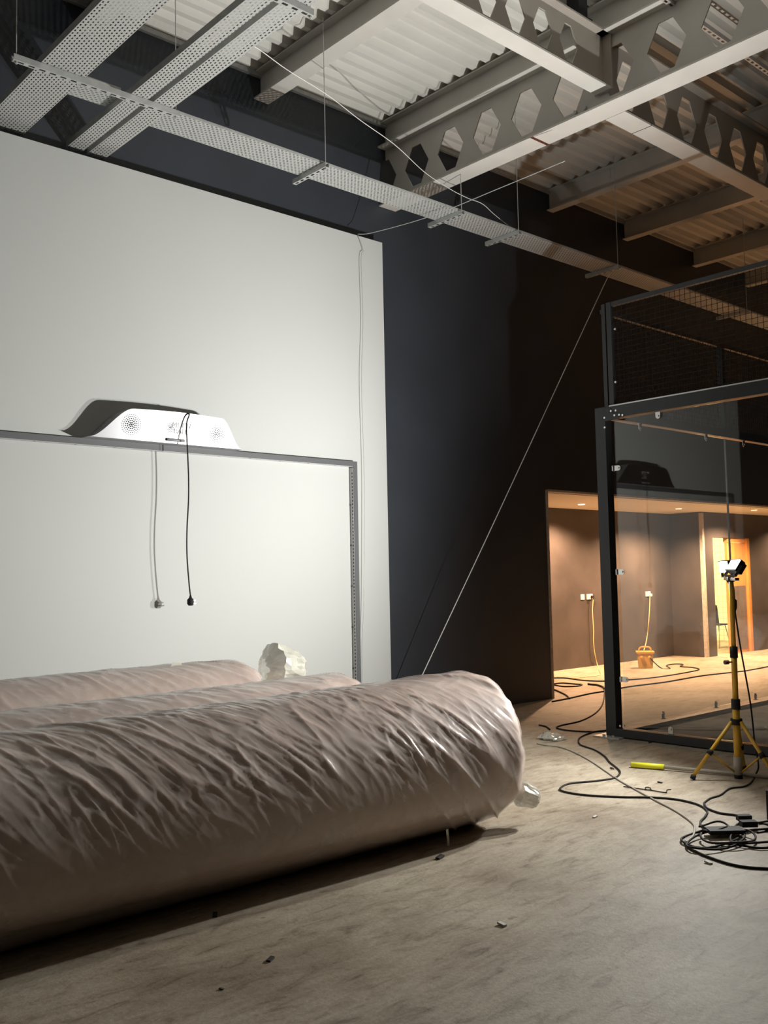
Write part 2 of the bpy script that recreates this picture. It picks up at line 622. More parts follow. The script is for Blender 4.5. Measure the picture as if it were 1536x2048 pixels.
# ================================================================== ROOF STEEL
def purlin(x, label, w=0.12):
    t = thing('roof_purlin', label, 'purlin', (x, W - 0.02, 6.11), 'roof purlins')
    MB().box(x - 0.006, x + 0.006, -5, W - 0.005, 6.12, 6.372).build('web', 'steel', t)
    MB().box(x - w / 2, x + w / 2, -5, W - 0.005, 6.105, 6.12).build('bottom_flange', 'steel', t)
    MB().box(x - w / 2, x + w / 2, -5, W - 0.005, 6.362, 6.376).build('top_flange', 'steel', t)
    return t


purlin(3.40, 'pale steel purlin half hidden above the left cable trays')
purlin(5.17, 'pale steel purlin ending on the dark wall between trays and cellular beam', 0.17)
purlin(6.79, 'steel purlin lying along the top of the long cellular beam', 0.17)
purlin(9.60, 'steel purlin nearest right of the long cellular beam, over the grey tray')
purlin(11.26, 'steel purlin with a bright lower lip, second right of the cellular beam')
purlin(13.08, 'brown lit purlin, third right of the long cellular beam')
purlin(14.70, 'brown lit purlin at the right edge, nearest above the court mesh')


def hex_web(total, z0, z1, pitch_, hw, tw, hz0, hz1, first):
    """cellular web in (u,v): list of convex polygons with hexagonal openings"""
    polys = []
    zc = (hz0 + hz1) / 2
    u = first - pitch_ / 2
    if u > 0: polys.append([(0, z0), (u, z0), (u, zc), (u, z1), (0, z1)])
    while u + pitch_ <= total + 1e-6:
        c = u + pitch_ / 2
        a, b, l, r = c - tw / 2, c + tw / 2, c - hw / 2, c + hw / 2
        polys += [[(a, hz1), (b, hz1), (b, z1), (a, z1)], [(a, z0), (b, z0), (b, hz0), (a, hz0)],
                  [(u, zc), (l, zc), (a, hz1), (a, z1), (u, z1)], [(u, z0), (a, z0), (a, hz0), (l, zc), (u, zc)],
                  [(r, zc), (u + pitch_, zc), (u + pitch_, z1), (b, z1), (b, hz1)],
                  [(b, z0), (u + pitch_, z0), (u + pitch_, zc), (r, zc), (b, hz0)]]
        u += pitch_
    if total - u > 1e-3: polys.append([(u, z0), (total, z0), (total, z1), (u, zc + (z1 - zc)), (u, zc)])
    return polys


# long beam running out from the wall
ZB = 5.446
bm1 = thing('cellular_beam', 'long grey cellular beam with hexagonal holes running out from the dark wall', 'beam', (6.79, W, ZB), 'cellular roof beams')
MB().plate(hex_web(W + 4.9, ZB + 0.015, 6.09, 0.488, 0.36, 0.13, 5.56, 5.98, W - 6.926 - 0.488), (6.79, W - 0.004, 0), (0, -1, 0), (0, 0, 1), (1, 0, 0), 0.012).build('web', 'steel', bm1, fix=True)
MB().box(6.67, 6.91, -4.9, W - 0.004, ZB, ZB + 0.016).build('bottom_flange', 'steel', bm1)
MB().box(6.67, 6.91, -4.9, W - 0.004, 6.088, 6.103).build('top_flange', 'steel', bm1)
MB().box(6.672, 6.912, 5.30, 5.33, ZB - 0.002, ZB - 0.0005).build('tape_band', 'tape', bm1)
for q in (4.80, 4.90):
    MB().tube([(6.782, q, 5.55), (6.765, q, 5.55)], 0.016, 8).build('bolt', 'steel', bm1)
# cross beams
bm2 = thing('cellular_beam', 'shallow cellular beam with small hexagons crossing above the white-lit roof', 'beam', (1.0, 4.59, 5.607), 'cellular roof beams')
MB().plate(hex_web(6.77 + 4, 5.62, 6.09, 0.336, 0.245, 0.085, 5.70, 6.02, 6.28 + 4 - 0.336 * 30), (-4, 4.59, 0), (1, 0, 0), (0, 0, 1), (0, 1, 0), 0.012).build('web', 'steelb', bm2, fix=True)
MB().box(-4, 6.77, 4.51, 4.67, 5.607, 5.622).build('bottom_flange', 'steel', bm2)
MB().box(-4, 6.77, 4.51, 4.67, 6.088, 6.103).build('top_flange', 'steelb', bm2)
MB().box(6.755, 6.768, 4.50, 4.68, 5.60, 6.10).build('end_plate', 'steelb', bm2)
bm3 = thing('cellular_beam', 'deep brownish cellular beam crossing at the upper right above the court', 'beam', (7.0, 4.59, ZB), 'cellular roof beams')
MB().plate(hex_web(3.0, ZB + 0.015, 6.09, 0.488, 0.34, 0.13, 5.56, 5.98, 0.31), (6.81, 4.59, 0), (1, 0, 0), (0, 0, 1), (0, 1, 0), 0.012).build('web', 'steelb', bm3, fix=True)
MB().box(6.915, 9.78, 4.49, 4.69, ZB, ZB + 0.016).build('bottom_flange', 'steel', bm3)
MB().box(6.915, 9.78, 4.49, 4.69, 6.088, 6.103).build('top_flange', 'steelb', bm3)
MB().box(7.32, 7.326, 4.488, 4.692, ZB - 0.002, ZB + 0.018).build('splice_line', 'blackm', bm3)
bm4 = thing('cellular_beam', 'brown cellular beam end just showing at the upper right edge', 'beam', (9.9, 4.7, ZB), 'cellular roof beams')
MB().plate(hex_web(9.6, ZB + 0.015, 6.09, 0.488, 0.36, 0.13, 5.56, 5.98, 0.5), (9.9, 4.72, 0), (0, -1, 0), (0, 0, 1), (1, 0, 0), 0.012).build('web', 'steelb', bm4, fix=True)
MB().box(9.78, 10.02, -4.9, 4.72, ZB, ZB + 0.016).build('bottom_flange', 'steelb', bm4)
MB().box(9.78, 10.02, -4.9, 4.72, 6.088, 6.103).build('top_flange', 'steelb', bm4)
# dark stub above the crossing
st = thing('stub_post', 'short black square stub standing on the cross beam under the roof', 'stub post', (6.42, 4.59, 6.104))
MB().box(6.36, 6.48, 4.53, 4.65, 6.115, 6.375).build('tube', 'blackm', st)
MB().box(6.32, 6.52, 4.51, 4.67, 6.104, 6.116).build('foot_plate', 'blackm', st)


# ================================================================== CABLE TRAYS
def tray(label, along, a, b, lo, hi, z, matname, lip=0.05):
    loc = (a, lo, z) if along == 'x' else (lo, a, z)
    t = thing('cable_tray', label, 'cable tray', loc, 'perforated cable trays')
    th = 0.0015
    if along == 'x':
        MB().box(a, b, lo, hi, z, z + th).build('perforated_base', matname, t)
        MB().box(a, b, lo - th, lo, z, z + lip).build('side_lip', 'galv', t)
        MB().box(a, b, hi, hi + th, z, z + lip).build('side_lip', 'galv', t)
        MB().box(a, b, lo - 0.001, lo + 0.012, z + lip, z + lip + 0.003).build('return_edge', 'galv', t)
    else:
        MB().box(lo, hi, a, b, z, z + th).build('perforated_base', matname, t)
        MB().box(lo - th, lo, a, b, z, z + lip).build('side_lip', 'galv', t)
        MB().box(hi, hi + th, a, b, z, z + lip).build('side_lip', 'galv', t)
        MB().box(lo - 0.001, lo + 0.012, a, b, z + lip, z + lip + 0.003).build('return_edge', 'galv', t)
    return t


tray('widest perforated tray at the far left, running out over the white wall', 'y', 1.0, W - 0.01, 2.55, 2.865, ZT, 'trayy')
tray('narrow perforated tray, left one of the close pair', 'y', 1.0, W - 0.01, 3.222, 3.356, ZT, 'trayy')
tray('narrow perforated tray, right one of the close pair', 'y', 1.0, W - 0.01, 3.404, 3.56, ZT, 'trayy')
tray('long perforated tray running along the dark wall to the right', 'x', 3.562, 20.4, 6.30, 6.62, ZT, 'trayx', 0.02)
tray('short dim link tray joining the wide left tray to the pair', 'x', 2.87, 3.222, 6.42, 6.66, ZT + 0.06, 'trayx')


def channel(along, a, b, c, z, label, name='strut_channel', rods=(), hgt=0.041, group='slotted support struts', ztop=ZDECK + 0.01):
    """41 mm channel, slots punched through the base"""
    loc = (a, c, z) if along == 'x' else (c, a, z)
    t = thing(name, label, 'strut', loc, group)
    hw, th = 0.0205, 0.0025
    polys = []
    sl, pt = 0.042, 0.075
    u = 0.0
    L = b - a
    while u < L - 1e-6:
        e = min(u + pt, L)
        polys.append([(u, -hw), (e, -hw), (e, -0.010), (u, -0.010)])
        polys.append([(u, 0.010), (e, 0.010), (e, hw), (u, hw)])
        polys.append([(u, -0.010), (min(u + pt - sl, e), -0.010), (min(u + pt - sl, e), 0.010), (u, 0.010)])
        u += pt
    eu, ev = ((1, 0, 0), (0, 1, 0)) if along == 'x' else ((0, 1, 0), (1, 0, 0))
    org = (a, c, z) if along == 'x' else (c, a, z)
    m_ = MB().plate(polys, org, eu, ev, (0, 0, 1), th)
    for s in (-1, 1):
        if along == 'x': m_.box(a, b, c + s * hw - th / 2, c + s * hw + th / 2, z, z + hgt)
        else: m_.box(c + s * hw - th / 2, c + s * hw + th / 2, a, b, z, z + hgt)
    m_.build('channel', 'galv', t, fix=True)
    for q in rods:
        x_, y_ = (q, c) if along == 'x' else (c, q)
        MB().tube([(x_, y_, z - 0.02), (x_, y_, ztop)], 0.004, 6).build('threaded_rod', 'galv', t)
        MB().tube([(x_, y_, z - 0.014), (x_, y_, z - 0.002)], 0.011, 6).build('nut', 'galv', t)
    return t


ZS = ZT - 0.044
channel('x', 2.36, 3.62, 6.272, ZS, 'slotted strut hung under the left cable trays', rods=(2.385, 3.60))
channel('x', 2.36, 3.60, 4.58, ZS, 'slotted strut at the top edge under the paired trays', rods=(2.40, 3.585), ztop=5.606)
for x, l in ((5.05, 'first slotted bracket under the long wall tray, nearest the trays pair'),
             (6.75, 'slotted bracket under the long wall tray just right of the white wall corner'),
             (7.61, 'slotted bracket under the long wall tray, third from the left'),
             (9.39, 'dim slotted bracket under the long wall tray above the court post'),
             (12.45, 'brown lit bracket under the long wall tray behind the court mesh')):
    channel('y', 6.25, 6.72, x, ZS, l, rods=(6.27,), ztop=5.445 if x == 6.75 else ZDECK + 0.01)
channel('x', 6.55, 13.5, 3.92, 6.06, 'slotted channel fixed beside the cross beam at upper right', rods=())


# overhead wires
def wire(label, pts, r, m_='wcable', name='overhead_wire', cat='wire', n=8, group=None):
    p = spline(pts, n)
    o = MB().tube(p, r, 6).build(name, m_, smooth=True, loc=tuple(p[0]))
    return tag(o, label, cat, group)


wire('white wire sagging across the roof from the paired trays to the long tray',
     [surv(x, y, z=z) for x, y, z in ((482, 78, 5.12), (520, 100, 5.2), (575, 140, 5.33), (655, 190, 5.42), (720, 240, 5.42), (790, 290, 5.4), (850, 345, 5.36), (900, 378, 5.32),
                                      (935, 396, 5.28), (965, 408, 5.24), (990, 430, 5.2), (1025, 456, 5.16), (1070, 477, 5.14), (1120, 493, 5.13))], 0.0035)
wire('thin grey wire stretched from the white wall corner up towards the cross beam',
     [(6.235, V - 0.012, 5.0), (6.33, 7.1, 5.0), surv(862, 432, z=5.03), surv(1000, 376, z=5.05), surv(1130, 322, z=5.1)], 0.004, 'galv')
wire('thin white cable hanging down the right side of the white wall',
     [(6.235, V - 0.012, 4.99), surv(726, 500, y=V - 0.02), surv(722, 520, y=V - 0.03), surv(726, 640, y=V - 0.035), surv(723, 760, y=V - 0.035), surv(727, 900, y=V - 0.035),
      surv(729, 1000, y=V - 0.04), surv(728, 1200, y=V - 0.04), surv(724, 1300, y=V - 0.03), (6.165, V - 0.03, 0.02)], 0.003, 'galv', 'hanging_cable', 'cable')
wire('pale cord slung diagonally from the long tray down to the floor by the white wall',
     [(9.39, 6.36, 5.03), (9.19, 6.40, 4.72), (7.8, 6.71, 2.34), (6.85, 6.93, 0.72), (6.55, 7.0, 0.20), (6.48, 7.02, 0.006)], [0.005] * 41, 'rope', 'diagonal_cord', 'cord')
wire('brown wire lying along the edge of the left tray of the pair',
     [surv(x, y, z=ZT + 0.065) for x, y in ((322, 128), (345, 120), (380, 100), (420, 70), (450, 40), (470, 8))], 0.004, 'ycable')

# ================================================================== INTERACTIVE WALL FRAME AND UNIT
fr = thing('sensor_frame', 'dark sensor frame bordering the lower white wall', 'frame', (4.2, V, 0), None)
FT, FD = 2.655, 0.06
XR = 6.13
tb = MB().box(1.5, XR, V - FD, V, FT - 0.05, FT).build('top_bar', 'frame', fr)
MB().box(1.55, XR - 0.05, V - FD + 0.006, V - 0.006, FT - 0.053, FT - 0.0495).build('pale_strip', 'lightstrip', tb)
rb = MB().box(XR - 0.05, XR, V - FD, V, 0.002, FT - 0.05).build('right_bar', 'frame', fr)
MB().box(XR - 0.0535, XR - 0.0495, V - FD + 0.006, V - 0.004, 0.05, FT - 0.06).build('pale_strip', 'lightstrip', rb)
m_ = MB()
z = 0.08
while z < FT - 0.1:
    m_.box(XR - 0.0545, XR - 0.053, V - 0.048, V - 0.034, z, z + 0.018)
    z += 0.034
o = m_.build('sensor_window_row', 'ledcap', rb)
o['kind'] = 'stuff'
m_ = MB()
for k in range(13):
    m_.box(1.9 + k * 0.33, 1.915 + k * 0.33, V - 0.045, V - 0.03, FT - 0.0545, FT - 0.053)
m_.build('sensor_window_row', 'ledcap', tb)['kind'] = 'stuff'
for zz in (0.62, 1.02, 1.42, 1.82, 2.22):
    MB().box(XR - 0.06, XR - 0.05, V - 0.02, V - 0.002, zz, zz + 0.012).build('clip', 'frame', rb)
MB().box(1.45, 1.5, V - FD, V, 0.002, FT).build('left_bar', 'frame', fr)


# bell shaped projector hood
def bell(n=14):
    xl, xr, tl, tr = 3.27, 4.70, 3.63, 4.45
    z0, z1 = FT + 0.0, 2.90
    pts = []
    for k in range(n + 1):
        t = k / n
        s = t * t * (3 - 2 * t)
        pts.append((xl + (tl - xl) * t, z0 + (z1 - z0) * s))
    for k in range(1, 4):
        t = k / 4
        pts.append((tl + (tr - tl) * t, z1 + 0.012 * math.sin(math.pi * t)))
    for k in range(n + 1):
        t = k / n
        s = t * t * (3 - 2 * t)
        pts.append((tr + (xr - tr) * t, z1 + (z0 - z1) * s))
    return pts


BD = 0.235
hood = thing('projector_hood', 'bell shaped dark projector hood with a glaring front, mounted on the sensor frame', 'projector hood', (3.98, V, FT), None)
bp = bell()
n = len(bp)


def face_y(z):
    return V - 0.175 - (z - FT) / 0.245 * 0.06   # the front leans out at the top


def bx_(x, z, lean=True):
    return (x, face_y(z), z)


vv = [bx_(x, z) for x, z in bp] + [(x, V - 0.001, z) for x, z in bp]
MB().add(vv, [(k, k + 1, n + k + 1, n + k) for k in range(n - 1)] + [(n - 1, 0, n, 2 * n - 1)]).build('shell', 'shell', hood, fix=True)
# front plate: strips between the bell curve and the sill, set 3 mm proud
vv, ff = [], []
for x, z in bp:
    vv += [(x, face_y(FT) - 0.004, FT), (x, face_y(z) - 0.004, z)]
for k in range(n - 1):
    ff.append((2 * k, 2 * k + 2, 2 * k + 3, 2 * k + 1))
fp = MB().add(vv, ff).build('front_plate', 'housing', hood)
tilt = math.atan2(0.06, 0.245)
nrm = Vector((0, -math.cos(tilt), -math.sin(tilt)))
upv = Vector((0, -math.sin(tilt), math.cos(tilt)))


def on_face(x, z, lift=0.006):
    return Vector((x, face_y(z), z)) + nrm * lift


def grille(cx, cz, rings, maxr, r0, r1, name, parent):
    m_ = MB()
    for k in range(rings):
        rr = maxr * k / (rings - 1)
        cnt = 1 if k == 0 else 6 * k
        dr = r0 + (r1 - r0) * k / (rings - 1)
        for j in range(cnt):
            a = 2 * math.pi * j / cnt + 0.2 * k
            c = on_face(cx + rr * math.cos(a), cz) + upv * (rr * math.sin(a))
            m_.add([c + (Vector((1, 0, 0)) * math.cos(t) + upv * math.sin(t)) * dr for t in [q * math.pi / 3 for q in range(6)]], [(0, 1, 2, 3, 4, 5)])
    o = m_.build(name, 'dot', parent)
    o['kind'] = 'stuff'
    return o


grille(3.62, 2.775, 6, 0.082, 0.0075, 0.003, 'speaker_holes', fp)
grille(4.42, 2.765, 6, 0.078, 0.0065, 0.003, 'speaker_holes', fp)
grille(3.975, 2.785, 4, 0.035, 0.0055, 0.0035, 'ball_emblem', fp)


def text(body, size, c, ex, ey, m_, parent, name):
    cu = bpy.data.curves.new(name, 'FONT')
    cu.body = body
    cu.size = size
    cu.align_x = 'CENTER'
    cu.align_y = 'CENTER'
    cu.extrude = 0.0005
    cu.materials.append(M[m_])
    tmp = bpy.data.objects.new(name, cu)
    COL.objects.link(tmp)
    bpy.context.view_layer.update()
    me = bpy.data.meshes.new_from_object(tmp.evaluated_get(bpy.context.evaluated_depsgraph_get()))
    bpy.data.objects.remove(tmp)
    me.name = name
    o = bpy.data.objects.new(name, me)
    COL.objects.link(o)
    ex, ey = Vector(ex).normalized(), Vector(ey).normalized()
    ez = ex.cross(ey)
    off = Vector(BASE[parent.name])
    mm = Matrix((ex, ey, ez)).transposed().to_4x4()
    mm.translation = Vector(c) - off
    o.matrix_local = mm
    o.parent = parent
    return o


text('MULTI', 0.062, on_face(4.075, 2.805, 0.007), (1, 0, 0), upv, 'print_', fp, 'lettering')
text('BALL', 0.062, on_face(4.075, 2.755, 0.007), (1, 0, 0), upv, 'print_', fp, 'lettering')
hs = MB()
hc = on_face(4.03, 2.685, 0.012)
hs.tube([hc + Vector((-0.085, 0, 0)), hc + Vector((-0.08, 0, 0)), hc + Vector((0.08, 0, 0)), hc + Vector((0.085, 0, 0))], [0.008, 0.012, 0.012, 0.008], 10)
hs.build('slot_handle', 'shell', hood, smooth=True)
# lettering on the left shoulder
sl = (Vector((bp[9][0], 0, bp[9][1])) - Vector((bp[5][0], 0, bp[5][1]))).normalized()
mid = Vector(((bp[7][0]), V - 0.10, bp[7][1]))
sn_ = Vector((-sl.z, 0, sl.x))
text('MULTI', 0.05, mid + sn_ * 0.003 + Vector((0, 0.03, 0)), -sl, (0, 1, 0), 'print_', hood, 'lettering')
text('BALL', 0.05, mid + sn_ * 0.003 + Vector((0, -0.025, 0)), -sl, (0, 1, 0), 'print_', hood, 'lettering')

pc = thing('power_cable', 'black power cable with a plug dangling in front of the white wall', 'cable', (4.12, V - 0.25, 1.2))
yc_ = V - 0.255
pts = [(4.13, V - 0.1, 2.914), (4.125, yc_ + 0.005, 2.905), surv(373, 850, y=yc_), surv(375, 900, y=yc_), surv(377, 950, y=yc_), surv(377, 1000, y=yc_), surv(374, 1060, y=yc_), surv(374, 1110, y=yc_), surv(378, 1165, y=yc_), surv(381, 1192, y=yc_)]
MB().tube(spline(pts), 0.0065, 6).build('cord', 'rubber', pc, smooth=True)
q = surv(381, 1204, y=yc_)
pb = MB()
pb.tube([q + Vector((0, 0, 0.055)), q + Vector((0, 0, 0.035)), q + Vector((0, 0, 0.02)), q + Vector((0, 0, -0.015)), q + Vector((0, 0, -0.03))], [0.007, 0.012, 0.027, 0.028, 0.017], 10)
pb.build('plug', 'blackm', pc, smooth=True)
for dx, dz in ((0, 0.012), (-0.011, -0.012), (0.011, -0.012)):
    MB().box(q.x + 0.024, q.x + 0.045, q.y + dx - 0.003, q.y + dx + 0.003, q.z + dz - 0.004, q.z + dz + 0.004).build('pin', 'chrome', pc)

# ================================================================== WRAPPED ROLLS
LAT = {}


def lattice(seed):
    if seed not in LAT: LAT[seed] = np.random.RandomState(seed).rand(256, 256)
    return LAT[seed]


def vnoise(u, v, seed):
    g = lattice(seed)
    iu, iv = np.floor(u).astype(int), np.floor(v).astype(int)
    fu, fv = u - iu, v - iv
    fu, fv = fu * fu * (3 - 2 * fu), fv * fv * (3 - 2 * fv)
    a = g[iu % 256, iv % 256]
    b = g[(iu + 1) % 256, iv % 256]
    c = g[iu % 256, (iv + 1) % 256]
    d = g[(iu + 1) % 256, (iv + 1) % 256]
    return (a * (1 - fu) + b * fu) * (1 - fv) + (c * (1 - fu) + d * fu) * fv


def creases(a, b, seed):
    """ridged, stretched folds; a along the roll, b round it (towards the room)"""
    wx = (vnoise(a * 2.2, b * 2.2, seed + 50) - 0.5) * 0.10
    wy = (vnoise(a * 2.2 + 9, b * 2.2 + 4, seed + 51) - 0.5) * 0.10
    a2, b2 = a + wx, b + wy
    h = np.zeros_like(a)
    for k, (ang, fa, fb, w, p) in enumerate(((46, 2.6, 13, 1.0, 5), (60, 3.4, 19, 0.7, 4), (33, 3.6, 21, 0.6, 4), (-25, 4, 15, 0.25, 5), (50, 7, 38, 0.35, 3), (40, 5.5, 30, 0.5, 4), (58, 5, 27, 0.45, 4), (47, 1.3, 6, 1.0, 9))):
        c, s = math.cos(math.radians(ang)), math.sin(math.radians(ang))
        u, v = a2 * c + b2 * s, -a2 * s + b2 * c
        nz = vnoise(u * fa + 31 * k, v * fb + 17 * k, seed + k)
        mask = vnoise(u * 1.4 + 5 * k, v * 2.6 + 3 * k, seed + 20 + k)
        h += w * (1 - np.abs(2 * nz - 1)) ** p * np.clip(mask * 2.0 - 0.30, 0, 1)
    return h


def make_roll(label, x0, x1, yc, r, seed, nx, nt, left, amp):
    """left: (dy, radius, axis height) at x = 1, where the roll is wound tighter"""
    t = thing('wrapped_roll', label, 'roll', ((x0 + x1) / 2, yc, 0), 'film wrapped rolls on the floor')
    # film
    s = np.linspace(0, 1, nx)
    xs = np.concatenate([np.linspace(x0, x1 - 0.14, nx - 40), x1 - 0.14 + 0.17 * np.sin(np.linspace(0, 1, 41)[1:] * math.pi / 2)])
    rs = np.concatenate([np.full(nx - 40, r), 0.07 + (r - 0.07) * np.cos(np.linspace(0, 1, 41)[1:] * math.pi / 2) ** 0.5])
    th = np.linspace(0, 2 * math.pi, nt, endpoint=False)
    A, T = np.meshgrid(xs, th, indexing='ij')
    k_ = np.clip((x1 - 0.1 - A) / (x1 - 0.1 - 1.0), 0, 1)
    rx, zc, ycx = r + (left[1] - r) * k_, (r + 0.012) + (left[2] - r - 0.012) * k_, yc + left[0] * k_
    Rr = np.repeat(rs[:, None], nt, 1) * rx / r
    # angle measured from the top towards the room (-y side)
    ph = (T - math.pi / 2 + math.pi) % (2 * math.pi) - math.pi
    h = creases(A * 1.0 + 7, ph * r + 11, seed)
    endk = np.clip((A - (x1 - 1.2)) / 1.2, 0, 1)
    low = np.clip((np.abs(ph) - 1.25) / 0.5, 0, 1)
    h = h * amp * (1 - 0.72 * low)
    # long pulled folds towards the gathered end
    u_, v_ = A * 0.74 + ph * r * 0.67, -A * 0.67 + ph * r * 0.74
    pull = (1 - np.abs(2 * vnoise(u_ * 1.1 + 3, v_ * 8 + 5, seed + 70) - 1)) ** 7
    h += pull * 0.022 * endk ** 1.3
    big = vnoise(A * 1.1 + 3, ph * 1.3 + 8, seed + 90) * 0.008
    crum = (vnoise(A * 22, ph * 7 + 2, seed + 91) - 0.5) * 0.035 * np.clip((A - (x1 - 0.10)) / 0.1, 0, 1)
    down = np.abs((T + math.pi / 2 + math.pi) % (2 * math.pi) - math.pi)
    foot = np.clip(zc - rx, 0, 1) * np.exp(-(down / 0.26) ** 2)          # the slack underside that carries it
    slack = np.clip((np.abs(ph) - 1.5) / 0.8, 0, 1) * np.clip((2.7 - np.abs(ph)) / 0.5, 0, 1) * 0.006
    RR = Rr + h + big + crum * Rr / r + foot + slack
    X = A + crum * 0.8
    Y = ycx + RR * np.cos(T)
    Z = np.maximum(0.003, zc + RR * np.sin(T))
    # roll of backing material inside: lies just under the film
    ix = np.unique(np.concatenate([np.arange(0, len(xs), 2), [len(xs) - 1]]))
    RC = np.maximum(RR - 0.005, 0.02)[ix][:, ::2]
    Tc = T[ix][:, ::2]
    Xc = np.clip(X[ix][:, ::2], x0 + 0.004, x1 + 0.02)
    Xc = Xc - 0.012 * np.clip((Xc - (x1 - 0.1)) / 0.1, 0, 1)
    Yc, Zc = ycx[ix][:, ::2] + RC * np.cos(Tc), np.maximum(0.006, zc[ix][:, ::2] + RC * np.sin(Tc))
    na, nb = RC.shape
    F = []
    for a in range(na - 1):
        for b in range(nb):
            F.append((a * nb + b, a * nb + (b + 1) % nb, (a + 1) * nb + (b + 1) % nb, (a + 1) * nb + b))
    F += [tuple(range(nb))[::-1], tuple((na - 1) * nb + b for b in range(nb))]
    m_ = MB()
    m_.v = np.stack([Xc, Yc, Zc], -1).reshape(-1, 3).tolist()
    m_.f = F
    m_.build('backing_roll', 'core', t, smooth=True)
    vv = np.stack([X, Y, Z], -1).reshape(-1, 3) - np.array(BASE[t.name])
    nx_ = len(xs)
    i = np.arange(nx_ - 1)[:, None] * nt
    k = np.arange(nt)[None, :]
    k2 = (k + 1) % nt
    F = np.stack([i + k, i + k2, i + nt + k2, i + nt + k], -1).reshape(-1, 4)
    me = bpy.data.meshes.new('plastic_wrap')
    me.from_pydata(vv.tolist(), [], F.tolist())
    me.polygons.foreach_set('use_smooth', [True] * len(F))
    me.materials.append(M['film'])
    o = bpy.data.objects.new('plastic_wrap', me)
    COL.objects.link(o)
    o.parent = t
    BASE[o.name] = BASE[t.name]
    return t


def crumple(name, parent, c, sx, sy, sz, seed, flat=0.0, material='filmc'):
    """gathered end of the film: a faceted, crumpled bag"""
    rnd = random.Random(seed)
    b = bmesh.new()
    bmesh.ops.create_icosphere(b, subdivisions=3, radius=1)
    for v in b.verts:
        p = v.co.normalized()
        a, e = math.atan2(p.y, p.z), math.acos(max(-1, min(1, p.x)))
        u = np.array([a * 2.2 + 20]); w = np.array([e * 3.0 + 9])
        k = float(vnoise(u * 0.6, w * 0.6, seed)[0]) * 0.55 + (1 - abs(2 * float(vnoise(u * 1.3, w * 0.7, seed + 1)[0]) - 1)) ** 2 * 0.22 + float(vnoise(u * 3, w * 3, seed + 2)[0]) * 0.06
        v.co = p * (0.55 + k)
    off = Vector(BASE[parent.name])
    for v in b.verts:
        v.co = Vector((v.co.x * sx, v.co.y * sy, v.co.z * sz)) + Vector(c) - off
        v.co.z = max(v.co.z, 0.004 - off.z)
    me = bpy.data.meshes.new(name)
    b.to_mesh(me)
    b.free()
    me.materials.append(M[material])
    o = bpy.data.objects.new(name, me)
    COL.objects.link(o)
    o.parent = parent
    BASE[o.name] = BASE[parent.name]
    return o


def bag_end(name, parent, c, axis, length, rad, seed, flare=1.0):
    """loose gathered film end: a pleated, crumpled open bag"""
    rnd = random.Random(seed)
    ax = Vector(axis).normalized()
    e1 = ax.orthogonal().normalized()
    e2 = ax.cross(e1)
    off = Vector(BASE[parent.name])
    prof_ = ((0.0, 0.42), (0.10, 0.55), (0.22, 0.98 * flare), (0.34, 1.0), (0.50, 0.93), (0.66, 0.86), (0.80, 0.80), (0.90, 0.62), (0.97, 0.36), (1.0, 0.12))
    n = 40
    vv, ff = [], []
    for i, (t, q) in enumerate(prof_):
        for k in range(n):
            a = 2 * math.pi * k / n
            pl = float(vnoise(np.array([a * 2.4 + 30]), np.array([t * 2.0 + 3]), seed)[0])
            pl2 = 1 - abs(2 * float(vnoise(np.array([a * 5 + 9]), np.array([t * 4.5 + 7]), seed + 4)[0]) - 1)
            r_ = rad * q * (0.72 + 0.36 * pl + 0.20 * pl2)
            p = Vector(c) + ax * (length * (t + 0.06 * (pl2 - 0.5))) + (e1 * math.cos(a) + e2 * math.sin(a)) * r_
            p.z = max(p.z, 0.004)
            vv.append(p - off)
    for i in range(len(prof_) - 1):
        for k in range(n):
            ff.append((i * n + k, i * n + (k + 1) % n, (i + 1) * n + (k + 1) % n, (i + 1) * n + k))
    me = bpy.data.meshes.new(name)
    me.from_pydata([tuple(v) for v in vv], [], ff)
    me.materials.append(M['filmc'])
    o = bpy.data.objects.new(name, me)
    COL.objects.link(o)
    o.parent = parent
    BASE[o.name] = BASE[parent.name]
    return o


r1 = make_roll('nearest and largest film-wrapped roll on the concrete, front of the three', -0.4, 4.47, 4.14, 0.445, 3, 1000, 330, (-0.05, 0.385, 0.485), 0.0068)
r2 = make_roll('middle film-wrapped roll, between the near roll and the rear one', -0.4, 4.23, 5.08, 0.42, 13, 700, 220, (0, 0.415, 0.42), 0.0055)
r3 = make_roll('rear film-wrapped roll nearest the white wall, with a loose bag end', -0.4, 4.00, 6.01, 0.455, 23, 640, 210, (0, 0.45, 0.455), 0.0055)
bag_end('gathered_film', r1, (4.47, 3.86, 0.20), (0.8, -0.5, -0.35), 0.17, 0.075, 5)
bag_end('gathered_film', r3, surv(526, 1338, y=6.0), (1, -0.05, -0.05), 0.36, 0.17, 8, 1.12)
# loose strips
pA, pB = surv(893, 1640, y=3.735), surv(897, 1694, z=0.0)
MB().plate([[(-0.012, 0), (0.012, 0), (0.013, 0.06), (-0.01, 0.06)], [(-0.01, 0.06), (0.013, 0.06), (0.010, 0.15), (-0.012, 0.15)]],
           (pB.x, pB.y, 0.004), (1, 0.2, 0), ((pA - pB).normalized()), (0, 1, 0), 0.001).build('loose_strip', 'filmc', r1)
cf = surv(352, 1330, y=5.96)
MB().plate([[(0, 0), (0.10, 0.01), (0.09, 0.035), (0.03, 0.04)]], (cf.x - 0.05, cf.y, cf.z - 0.02), (1, 0, 0), (0, 0.2, 1), (0, 1, 0), 0.002).build('loose_strip', 'filmc', r3)

